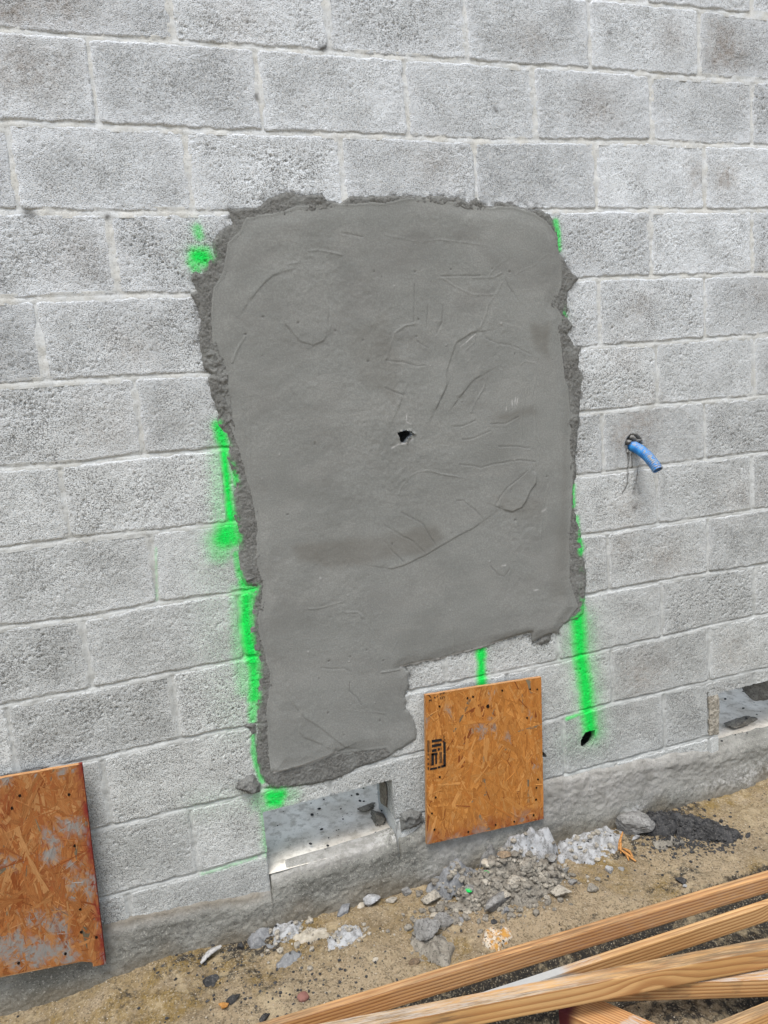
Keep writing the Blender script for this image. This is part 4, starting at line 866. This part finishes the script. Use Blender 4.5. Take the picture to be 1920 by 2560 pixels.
z3 = lambda x, y: (1000 + x / 3.318, 2040 + y / 3.318)
z4 = lambda x, y: (1420 + x / 3.318, 1940 + y / 3.318)
z7 = lambda x, y: (500 + x / 3.318, 2160 + y / 3.318)
z6 = lambda x, y: (1000 + x / 3.318, 2240 + y / 3.318)
ROCKS = [  # pixel, width, height (crop px at 3.318), material, label, yaw, green end
    (z3(265, 690), 140, 130, 'tan', 'pale tan chunk at the left foot of the rubble, by itself on the sand', .3, 0),
    (z3(290, 815), 80, 55, 'cream', 'small cream chip next to the grey lump left of the rubble', .6, 0),
    (z3(365, 865), 145, 120, 'grey', 'grey crumbly lump with a tan pebble on it, left front of the rubble', .2, 0),
    (z3(345, 918), 70, 55, 'tan', 'tan pebble lodged on the grey lump left front of the rubble', .1, 0),
    (z3(225, 985), 185, 150, 'grey', 'round grey mortar lump farthest left of the rubble', .0, 0),
    (z3(890, 715), 112, 85, 'tan', 'speckled tan stone in front of the long grey shard', .1, 0),
    (z3(1310, 665), 215, 150, 'tan', 'large pale angular block fragment at the right front of the rubble', -.35, 0),
    (z3(1370, 495), 125, 55, 'grey', 'grey chunk with a green painted end, right of the white mound', .15, 1),
    (z3(725, 625), 52, 36, 'green', 'bright green painted chip in the middle of the rubble', .5, 0),
    (z3(590, 690), 95, 90, 'grey', 'grey chunk with a green streak left of the long shard', .8, 1),
    (z3(700, 385), 125, 110, 'white', 'whitish lump behind the rubble, touching the footing', .2, 0),
    (z3(880, 540), 110, 90, 'brown', 'brownish chunk below the white cement mound', .4, 0),
    (z3(975, 640), 130, 110, 'tan', 'tan chunk with a dark underside at the centre of the rubble', .2, 0),
    (z3(745, 560), 95, 90, 'cream', 'pale chunk above the green chip', .7, 0),
    (z3(480, 745), 150, 90, 'sandgrey', 'sandy grey clump below the blue grey lump', .3, 0),
    (z3(1250, 440), 120, 90, 'grey', 'grey chunk at the right end of the white mound', .2, 0),
    (z3(1060, 590), 110, 80, 'sandgrey', 'sandy chunk in the right half of the rubble', .5, 0),
    (z3(1430, 575), 80, 55, 'grey', 'small grey crumb right of the pale angular fragment', .3, 0),
    (z3(1590, 610), 95, 80, 'sandgrey', 'sandy crumb lying alone to the right of the rubble', .1, 0),
    (z3(495, 870), 85, 60, 'bluegrey', 'flat grey flake in front of the rubble with a white speck', .1, 0),
    (z3(575, 790), 60, 50, 'tan', 'small tan chip left of the long shard', .1, 0),
    (z3(875, 800), 60, 80, 'bluegrey', 'dark grey splinter of mortar under the speckled tan stone', 1.2, 0),
    (z3(40, 640), 95, 80, 'grey', 'grey lump on the sand between the footing and the tan chunk', .2, 0),
    (z3(160, 650), 80, 70, 'sandgrey', 'sandy lump just left of the tan chunk', .2, 0),
    (z3(780, 890), 48, 38, 'dark', 'black crumb on open sand below the rubble', .2, 0),
    (z4(425, 350), 330, 250, 'grey', 'large grey concrete chunk leaning on the footing beside the black spoil', -.45, 0),
    (z4(565, 535), 110, 70, 'white', 'flat white chip below the large leaning chunk', .2, 0),
    (z4(345, 780), 68, 95, 'white', 'upright whitish pebble on the sand below the white crust', .1, 0),
    (z4(240, 715), 48, 40, 'cream', 'tiny white chip at the lower edge of the white crust', .2, 0),
    (z4(450, 765), 60, 50, 'grey', 'small grey pebble right of the upright whitish pebble', .2, 0),
    (z4(1265, 372), 42, 52, 'dark', 'single black stone right of the black spoil heap', .2, 0),
    (z4(965, 942), 48, 38, 'white', 'white chip beside the longest batten at the right', .6, 0),
    (z4(1500, 500), 80, 36, 'dark', 'thin dark flake on the sand at the far right', .5, 0),
    (z4(930, 890), 90, 70, 'dark', 'black crumb above the white chip by the longest batten', .3, 0),
    (z7(1410, 285), 120, 160, 'white', 'tall whitish grey chunk standing against the footing below the left opening', .2, 0),
    (z7(1580, 325), 100, 75, 'tan', 'round tan stone right of the tall chunk at the footing', .2, 0),
    (z7(1200, 415), 120, 90, 'bluegrey', 'grey mortar lump at the footing left of the tall chunk', .2, 0),
    (z7(1330, 370), 80, 50, 'cream', 'pale crumb between the grey lump and the tall chunk', .2, 0),
    (z7(330, 695), 62, 80, 'dark', 'dark crumb at the footing near the grey splinter', .2, 0),
    (z7(280, 1160), 130, 62, 'dark', 'smooth black stone touching the orange stone', .45, 0),
    (z7(205, 1220), 75, 85, 'orange', 'rusty orange stone at the lower left of the sand', .2, 0),
    (z7(855, 1100), 75, 65, 'red', 'dull red stone above the longest batten', .2, 0),
    (z7(1455, 820), 42, 38, 'cream', 'small white angular chip on open sand', .2, 0),
    (z7(1362, 625), 42, 28, 'cream', 'small cream chip right of the third splash', .5, 0),
    (z7(535, 1290), 85, 60, 'dark', 'black crumb right at the upper edge of the longest batten', .4, 0),
    (z7(90, 1000), 110, 60, 'dark', 'dark crumbly patch stone left of the orange stone', .2, 0),
    (z6(100, 550), 100, 55, 'brown', 'brown clod touching the longest batten', .1, 0)]
for i, (p, w, h, mt, lab, yaw, gr) in enumerate(ROCKS):
    w, h = w / 3.318 * PXM, h / 3.318 * PXM
    c = G([(p[0], p[1] + .18 * h / PXM)], GZ)[0]; x, y = float(c[0]), min(float(c[1]), -.02 - .3 * w)
    sz = max(.35 * w, .55 * h)
    V, F = rock_mesh(600 + i, w * .56, min(w, h * 1.1) * .52, sz * .62, 4 if w > .04 else 3, 7 + i % 4, .12)
    g = ss(.45, .6, V[:, 0] / (w * .56) * -1) if gr else np.zeros(len(V))
    ca_, sa_ = math.cos(yaw), math.sin(yaw); V = np.stack([V[:, 0] * ca_ - V[:, 1] * sa_, V[:, 0] * sa_ + V[:, 1] * ca_, V[:, 2]], 1)
    z = z_at(x, y) + sz * .30
    nm = {'dark': 'dark_stone', 'orange': 'orange_stone', 'red': 'red_stone', 'cream': 'pale_chip', 'green': 'painted_chip', 'white': 'cement_lump', 'bluegrey': 'mortar_lump', 'brown': 'earth_clod'}.get(mt, 'rubble_chunk')
    o = mk(nm, V + np.array([x, y, z]), F, MR[mt], None, {'green': g}, False, (x, y, z)); tag(o, lab, 'stone' if 'stone' in nm else 'rubble', 'loose rubble on the sand')
# long shard of block on the front of the heap
pA, pB = G([z3(690, 790), z3(890, 640)], GZ + .03); mid = (pA + pB) / 2; ln = np.linalg.norm(pB - pA)
V, F = rock_mesh(777, ln * .55, .018, .022, 4, 8, .10); an = math.atan2(*(pB - pA)[::-1]); ca_, sa_ = math.cos(an), math.sin(an)
V = np.stack([V[:, 0] * ca_ - V[:, 1] * sa_, V[:, 0] * sa_ + V[:, 1] * ca_, V[:, 2]], 1); zc = z_at(*mid) + .014
tag(mk('rubble_shard', V + np.array([*mid, zc]), F, MR['grey'], None, {'green': np.zeros(len(V))}, True, (*mid, zc)), 'long grey block shard lying slantwise at the front of the rubble', 'rubble', 'loose rubble on the sand')
# countless small crumbs and grains
def scatter(name, n, rmin, rmax, pw, mats, fn, label, cat, seed, flat=.7):
    rs = np.random.default_rng(seed); D, F0 = ICO[1]; VV, FF = [], []; k = 0
    xs_, ys_ = fn(rs, n); zs_ = ground_h(xs_, ys_)
    for x, y, z in zip(xs_, ys_, zs_):
        r = rmin + (rmax - rmin) * rs.random() ** pw
        V = D * (1 + .35 * (rs.random((len(D), 1)) - .5)) * np.array([1, rs.uniform(.6, 1), flat * rs.uniform(.6, 1)]) * r
        a = rs.random() * 6.28; ca_, sa_ = math.cos(a), math.sin(a)
        zz = z + max([0.0] + [max(0.0, float(heap_h(np.array([x]), np.array([y]), hp)[0][0])) for hp in heap_list if abs(x - hp[0]) < .25 and abs(y - hp[1]) < .2]) if r > .0025 else z
        VV.append(np.stack([V[:, 0] * ca_ - V[:, 1] * sa_ + x, V[:, 0] * sa_ + V[:, 1] * ca_ + y, V[:, 2] + zz + r * .25], 1)); FF.append(F0 + k); k += len(D)
    V = np.concatenate(VV); return stuff(tag(mk(name, V, np.concatenate(FF), mats, None, {'green': np.zeros(len(V))}, False), label, cat))
def area(rs, n): return rs.uniform(-.65, 2.35, n), -.01 - rs.random(n) ** 1.1 * .95
def clustered(px, sx, sy):
    def f(rs, n):
        c = G(px, GZ)[rs.integers(len(px), size=n)]; return c[:, 0] + rs.normal(0, sx, n), np.minimum(c[:, 1] + rs.normal(0, sy, n), -.018)
    return f
scatter('sand_grains', 4200, .0009, .0026, 2.2, MR['cream'], area, 'pale coarse grains strewn over the sand', 'grains', 811)
scatter('dark_crumbs', 900, .0012, .0062, 2.8, MR['dark'], lambda rs, n: tuple(np.concatenate(t) for t in zip(area(rs, n // 2), clustered([(620, 2370), (560, 2450), (680, 2470), (760, 2420), (480, 2440), (820, 2480), (900, 2430), (620, 2520)], .10, .05)(rs, n - n // 2))), 'dark crumbs strewn over the sand', 'crumbs', 813, .55)
scatter('black_crumbs', 900, .0015, .0075, 1.8, MR['dark'], clustered([(1640, 2045), (1680, 2070), (1740, 2090), (1790, 2105), (1700, 2120)], .07, .035), 'black crumbs round the spoil heap', 'crumbs', 815, .7)
scatter('rubble_crumbs', 900, .0018, .017, 2.4, MR['sandgrey'], clustered([(1270, 2230), (1180, 2230), (1350, 2210), (1110, 2290), (1300, 2260)], .07, .035), 'small grey crumbs in and round the rubble heap', 'crumbs', 817, .8)
scatter('pale_crumbs', 330, .0018, .013, 2.4, MR['tan'], clustered([(1270, 2230), (1180, 2250), (1480, 2130), (730, 2350), (860, 2360), (1380, 2220)], .06, .035), 'small pale crumbs round the rubble and splashes', 'crumbs', 819, .8)
scatter('slab_crumbs', 120, .0015, .008, 2.2, MR['dark'], lambda rs, n: (np.concatenate([rs.uniform(.2, .75, n // 2), rs.uniform(1.86, 2.5, n - n // 2)]), rs.uniform(.02, .34, n)), 'dark mortar crumbs lying on the slab inside the openings', 'crumbs', 821, .6).location.z = -2.5045 - GZ

# splinters
def stick(name, A, B, r0, mat, label, cat, seed, bend=.004, n=14, k=7):
    A, B = np.array(A, float), np.array(B, float); d = B - A; L = np.linalg.norm(d); d /= L; s = np.cross(d, [0, 0, 1.]); s /= np.linalg.norm(s); u = np.cross(s, d); rs = np.random.default_rng(seed); V = []
    for i in range(n + 1):
        t = i / n; c = A + d * L * t + (s * math.sin(t * 3 + seed) + u * math.sin(t * 4)) * bend; r = r0 * (.35 + .65 * math.sin(math.pi * min(.98, max(.03, t))) ** .6)
        for j in range(k): a = 6.283 * j / k; V.append(c + (s * math.cos(a) * 1.3 + u * math.sin(a) * .6) * r * rs.uniform(.8, 1.15))
    F = [(i * k + j, i * k + (j + 1) % k, (i + 1) * k + (j + 1) % k, (i + 1) * k + j) for i in range(n) for j in range(k)]
    return tag(mk(name, np.array(V), np.array(F), mat, None, {'green': np.zeros(len(V))}, True, A), label, cat)
M_SPL = m_plain('splinter_orange', (.50, .24, .075), .8, .2, .55, 160); M_SPG = m_plain('splinter_grey', (.40, .39, .37), .9, .1, .4, 160)
pa, pb = G([z7(5, 815), z7(180, 705)], GZ + .02); stick('grey_splinter', (*pa, z_at(*pa) + .006), (*pb, z_at(*pb) + .022), .008, M_SPG, 'grey weathered wood splinter lying by the footing at the lower left', 'splinter', 3)
for i, (a, b) in enumerate((((445, 520), (430, 610)), ((430, 600), (560, 690)), ((455, 590), (530, 650)), ((440, 610), (500, 680)), ((470, 600), (545, 665)), ((425, 560), (450, 630)))):
    if i == 0:
        pa, pb = G([z4(*a), z4(*b)], GZ + .01); spl = stick('orange_splinter', (*pa, z_at(*pa) + .02), (*pb, z_at(*pb) + .006), .0035, M_SPL, 'orange torn wood splinter on the sand right of the white crust', 'splinter', 5)
    else:
        pa, pb = G([z4(*a), z4(*b)], GZ + .01); o = stick('shred', (*pa, z_at(*pa) + .007), (*pb, z_at(*pb) + .006), .0045 if i == 1 else .003, M_SPL, '', '', 6 + i)
        del o['label'], o['category']; o.parent = spl; o.matrix_parent_inverse = Matrix.Translation(spl.location).inverted()

# mortar squeezed out inside the openings
def floor_blob(px, rx, ry, h, seed, label, x=None, y=None):
    V, F = rock_mesh(seed, rx, ry, h, 4, 16, .3)
    c = (x, y); o = mk('mortar_lump', V + np.array([x, y, -2.503 + h * .35]), F, MR['sandgrey'], None, {'green': np.zeros(len(V))}, True, (x, y, -2.503)); tag(o, label, 'mortar')
floor_blob(None, .035, .045, .020, 831, 'lump of mortar on the slab at the right side of the left opening', .585, .13)
floor_blob(None, .04, .022, .012, 833, 'flat squeezed mortar ridge deeper inside the left opening', .56, .20)
floor_blob(None, .09, .05, .014, 835, 'crumbled mortar on the slab in the opening at the right edge', 2.09, .12)
# remains of grout in the block core at the right cheek of each opening
for i, (x, z0, z1, lab) in enumerate(((.598, -2.49, -2.30, 'rough grout on the right cheek of the left opening'), (2.16, -2.41, -2.23, 'dark rough grout hanging in the opening at the right edge'))):
    V, F = rock_mesh(841 + i, .016 if i == 0 else .085, .045 if i == 0 else .07, (z1 - z0) * .54, 4, 14, .16)
    c = np.array([x + (.004 if i == 0 else .03), .095, (z0 + z1) / 2]); tag(mk('core_grout', V + c, F, MR['sandgrey' if i == 0 else 'grey'], None, {'green': np.zeros(len(V))}, True, c), lab, 'grout')
wall_blob('block_remnant', [(1772, 1741), (1795, 1735), (1799, 1760), (1797, 1800), (1796, 1835), (1773, 1839)], .004, MR['tan'], 'thin leftover strip of block face beside the saw cut at the right opening', 'block piece', 851)

# ------------------------------------------------------------------ blue corrugated conduit
t = NT('conduit_blue', .38, .45); cb_ = t.mix(t.rng(t.noise(60, 4), .35, .7), (.015, .17, .48), (.04, .29, .64))
cb_ = t.mix(t.math('MULTIPLY', t.attr('dirt'), t.rng(t.noise(140, 4, .7), .4, .6)), cb_, (.30, .27, .22)); M_BLUE = t.end(cb_)
p0 = W([zm(1500, 1040, 6.91, [(575, 520)])[0]])[0]
best = None
for d in np.arange(.05, .20, .002):
    q = W([zm(1500, 1040, 6.91, [(1000, 935)])[0]], -d)[0]
    e = abs(q[0] - (p0[0] + .012))
    if best is None or e < best[0]: best = (e, d, q)
_, dout, q1 = best
con = tag(empty('corrugated_conduit', (p0[0], 0, p0[1])), 'short blue corrugated conduit poking out of a hole in the wall', 'conduit')
P0, P1, P2 = np.array([p0[0] + .001, .06, p0[1] + .006]), np.array([p0[0] + .002, -dout * .45, p0[1] + .004]), np.array([q1[0], -dout, q1[1]])
ts = np.linspace(0, 1, 210); path = ((1 - ts) ** 2)[:, None] * P0 + (2 * ts * (1 - ts))[:, None] * P1 + (ts ** 2)[:, None] * P2
tang = np.gradient(path, axis=0); tang /= np.linalg.norm(tang, axis=1)[:, None]; arc = np.concatenate([[0], np.cumsum(np.linalg.norm(np.diff(path, axis=0), axis=1))])
NS = 28; RAD = .0178
def tube(rad, sel):
    V = []
    for i in sel:
        s = np.cross(tang[i], [1, 0, 0.]); s /= np.linalg.norm(s); u = np.cross(tang[i], s)
        for j in range(NS): a = 6.2832 * j / NS; V.append(path[i] + (s * math.cos(a) + u * math.sin(a)) * rad[i])
    n = len(sel); F = [(i * NS + j, (i + 1) * NS + j, (i + 1) * NS + (j + 1) % NS, i * NS + (j + 1) % NS) for i in range(n - 1) for j in range(NS)]
    return np.array(V), np.array(F)
ro = RAD * (1 - .15 * (0.5 + .5 * np.cos(arc / .0066 * 6.2832)) ** .7)
V, F = tube(ro, range(210)); dirt = np.clip(ss(.5, 1, np.repeat(ts, NS)) * .5 + (np.sin(np.tile(np.arange(NS), 210) / NS * 6.28 + 1.2) > .75) * .7, 0, 1)
mk('corrugated_shell', V, F, M_BLUE, con, {'dirt': dirt}, True)
ri = np.full(210, RAD * .84); V2, F2 = tube(ri, range(60, 210)); mk('bore', V2, F2[:, ::-1], M_BLUE, con, {'dirt': np.full(len(V2), .6)}, True)
V3 = np.concatenate([V[-NS:], V2[-NS:]]); F3 = np.array([(j, (j + 1) % NS, NS + (j + 1) % NS, NS + j) for j in range(NS)])
mk('cut_rim', V3, F3, m_plain('rim_dirty', (.36, .34, .29), .9, .1, .5, 300), con, None, False)
wl_ = W(zm(1500, 1040, 6.91, [(500, 440), (600, 400), (690, 430), (450, 540), (720, 510), (480, 590), (560, 380)]))
CRL = ('above', 'at the upper right of', 'at the upper left of', 'left of', 'right of', 'below left of', 'at the very top of')
for i, q in enumerate(wl_):
    V, F = rock_mesh(861 + i, .011, .012, .010, 3, 10, .25); c = np.array([q[0], .006, q[1]])
    tag(mk('mortar_crumb', V + c, F, MR['grey'], None, {'green': np.zeros(len(V))}, True, c), 'grey mortar crumb packed in the hole ' + CRL[i] + ' the blue conduit', 'mortar', 'mortar crumbs packed round the conduit')

# ------------------------------------------------------------------ timber battens
def batten(name, A, B, wd, hg, mat, label, seed, pith=(.03, -.10), freq=150, knots=(), weather=1.0, dust=None, mould=None, cement=None, red=None, tilt=0.0, bow=0.0):
    """A, B: bottom front edge ends (x, y, z); wd goes back from the camera, hg up; local x runs along the piece"""
    A, B = np.array(A, float), np.array(B, float); d = B - A; L = np.linalg.norm(d); d /= L; sd = np.array([-d[1], d[0], 0]); sd /= np.linalg.norm(sd)
    if sd[1] < 0: sd = -sd
    up = np.cross(d, sd); up = up if up[2] > 0 else -up
    sd, up = sd * math.cos(tilt) - up * math.sin(tilt), up * math.cos(tilt) + sd * math.sin(tilt)
    n = int(L / .006); rb = .0013; ny, nz = max(5, int(wd / .0045)), max(6, int(hg / .0045)); prof = []
    for v in np.linspace(rb, hg - rb, nz): prof.append((0, v, 0))
    for a in (30, 60): prof.append((rb - rb * math.cos(math.radians(a)), hg - rb + rb * math.sin(math.radians(a)), .5))
    for v in np.linspace(rb, wd - rb, ny): prof.append((v, hg, 1))
    for a in (30, 60): prof.append((wd - rb + rb * math.sin(math.radians(a)), hg - rb + rb * math.cos(math.radians(a)), .5))
    for v in np.linspace(hg - rb, rb, nz): prof.append((wd, v, .4))
    for v in np.linspace(wd - rb, rb, ny): prof.append((v, 0, .2))
    prof = np.array(prof); k = len(prof); xs = np.linspace(0, L, n + 1)
    Xl = np.repeat(xs, k); Yl = np.tile(prof[:, 0], n + 1); Zl = np.tile(prof[:, 1], n + 1); tw = np.tile(prof[:, 2], n + 1)
    yy, zz = Yl.copy(), Zl.copy(); gy, gz_ = Yl + pith[0], Zl + pith[1]
    wobz = .008 * vn(Xl, Xl * 0 + seed, .8, seed) + .0012 * vn(Xl, Xl * 0, .2, seed + 1)
    for kx, kz, s, amp in knots: wobz = wobz + amp * np.exp(-((Xl - kx) / s) ** 2) * np.exp(-((Zl - kz) / .03) ** 2)
    grain = np.hypot(gy, gz_ + wobz) * freq
    rgh = .0006 * fbm(Xl * .2, Yl + Zl * 1.7, .012, seed + 3, 3)
    bowv = bow * (1 - (2 * Xl / L - 1) ** 2) + .0012 * vn(Xl, Xl * 0, .2, seed + 9)
    yy = yy + np.where(tw == 0, rgh, 0); zz = zz + np.where(tw == 1, rgh, 0) + bowv
    P = np.stack([Xl, yy, zz], 1)
    idx = np.arange(len(P)).reshape(n + 1, k); a = idx[:-1]; b = idx[1:]
    F = np.stack([a, b, np.roll(b, -1, 1), np.roll(a, -1, 1)], -1).reshape(-1, 4)
    ends = []
    for r, flip in ((0, 0), (n, 1)):
        c0 = len(P); P = np.vstack([P, P[idx[r]], P[idx[r]].mean(0)[None]]); ring = np.arange(k) + c0
        e = np.stack([np.full(k, c0 + k), ring, np.roll(ring, -1), np.full(k, c0 + k)], -1)
        ends.append(e[:, [0, 2, 1]] if flip else e[:, [0, 1, 2]])
        grain = np.concatenate([grain, grain[idx[r]], [0]]); tw = np.concatenate([tw, np.full(k + 1, .6)]); Xl = np.concatenate([Xl, np.full(k + 1, xs[r])]); Yl = np.concatenate([Yl, Yl[idx[r]], [wd / 2]]); Zl = np.concatenate([Zl, Zl[idx[r]], [hg / 2]])
    f = lambda fn: np.clip(fn(Xl, Yl, Zl, tw), 0, 1) if fn else np.zeros(len(P))
    at = {'grain': grain, 'weather': tw * weather, 'dust': f(dust), 'mould': f(mould), 'cement': f(cement), 'red': f(red)}
    me_quads = mk(name, P, F, mat, None, at, True)
    me = me_quads.data
    import bmesh
    bm = bmesh.new(); bm.from_mesh(me); bm.verts.ensure_lookup_table()
    for e in ends:
        for tri in e:
            try: bm.faces.new([bm.verts[i] for i in tri])
            except ValueError: pass
    bmesh.ops.recalc_face_normals(bm, faces=bm.faces); bm.to_mesh(me); bm.free()
    Mx = Matrix(((d[0], sd[0], up[0], A[0]), (d[1], sd[1], up[1], A[1]), (d[2], sd[2], up[2], A[2]), (0, 0, 0, 1)))
    me_quads.matrix_world = Mx
    return tag(me_quads, label, 'batten', 'loose timber battens in the corner')
W1 = m_wood('larch_orange', (.55, .315, .135), (.46, .23, .085), (.22, .082, .026)); W2 = m_wood('pine_pale', (.57, .355, .162), (.49, .272, .105), (.25, .105, .034)); W3 = m_wood('pine_golden', (.52, .315, .135), (.45, .25, .092), (.28, .125, .042))
def seg(p, q, za, zb, ea=0.0, eb=0.0):
    a = np.append(G([p], za)[0], za); b = np.append(G([q], zb)[0], zb); d = (b - a) / np.linalg.norm(b - a); return a - d * ea, b + d * eb
ZB = GZ + .072
a, b = seg((1000, 2517.5), (1920, 2232), ZB, ZB, .75, .5)
batten('batten', a, b, .0225, .052, W1, 'longest orange batten lying nearest the wall, frosted along its front', 881, (.05, -.13), 125, (), .7, lambda x, y, z, w: .22 * (w == 0) * ss(.05, .9, x * .6), lambda x, y, z, w: .8 * (w > .4) * ss(-.1, .3, vn(x, x * 0, .25, 5)))
a, b = seg((1420, 2473), (1920, 2304), ZB - .006, ZB - .002, .36, .4)
batten('batten', a, b, .020, .050, W2, 'second batten from the wall, pale pine with grey mortar on its left end', 883, (.05, -.12), 125, ((1.03, .03, .05, -.030), (1.10, .03, .04, .012)), .6, lambda x, y, z, w: .7 * (np.abs(x - .40) < .06) * (w > .3), None, lambda x, y, z, w: ss(.40, .36, x + .02 * np.sin(z * 150) + .4 * (w == 0) * z) * ss(.02, .05, x))
ZC = ZB + .050
a, b = seg((1256, 2552), (1920, 2421), ZC - .004, ZC + .002, .75, .35)
batten('batten', a, b, .034, .052, W3, 'top batten crossing over the others, golden front and grey weathered upper edge', 885, (.12, -.30), 60, ((1.12, .03, .09, -.030), (1.42, .03, .05, .014)), 1.3, lambda x, y, z, w: .65 * (w > .4) * ss(1.1, .8, x) * ss(0, .2, x), lambda x, y, z, w: .75 * (w > .4) * ss(.8, 1.1, x) + .8 * (w == 0) * np.exp(-((x - .62) / .05) ** 2) + .7 * (w == 0) * np.exp(-((x - 1.45) / .07) ** 2 - ((z - .03) / .015) ** 2))
a, b = seg((1519, 2506), (1920, 2493), ZB - .004, ZB - .002, .10, .5)
batten('batten', a, b, .030, .048, W2, 'batten half hidden under the top batten, running level to the right', 887, (.05, -.10), 130, (), .7, lambda x, y, z, w: .9 * (w > .4), lambda x, y, z, w: .4 * (w == 0) * (z < .015) + .5 * (w == 0) * (vn(x, z, .03, 8) > .2))
ZL = GZ + .004
pr, qr = np.append(G([(1500, 2503)], ZL + .066)[0], ZL), np.append(G([(1640, 2564)], ZL + .066)[0], ZL)
dd = (qr - pr) / np.linalg.norm(qr - pr); nn = np.array([dd[1], -dd[0], 0]); nn = nn if nn[0] < 0 else -nn
A5 = pr + nn * .075 - dd * .075
batten('batten', A5, A5 + dd * .5, .080, .066, W1, 'broad reddish offcut under the battens with a dark stained end, pointing at the viewer', 889, (.02, -.05), 150, (), .3, lambda x, y, z, w: .95 * (np.abs(x - .13 - .5 * y) < .014), None, None, lambda x, y, z, w: ss(.05, .02, x))
p6, q6 = G([(1776, 2560), (1920, 2502)], ZB + .05); d6 = (q6 - p6) / np.linalg.norm(q6 - p6); n6 = np.array([d6[1], -d6[0]]); w6 = .026
a = np.append(p6 + n6 * w6 - d6 * .4, ZB); b = np.append(q6 + n6 * w6 + d6 * .4, ZB)
batten('batten', a, b, w6, .05, W3, 'batten cut off by the lower right corner of the picture', 891, (.05, -.11), 150, (), .9, None, lambda x, y, z, w: .6 * (w > .4))
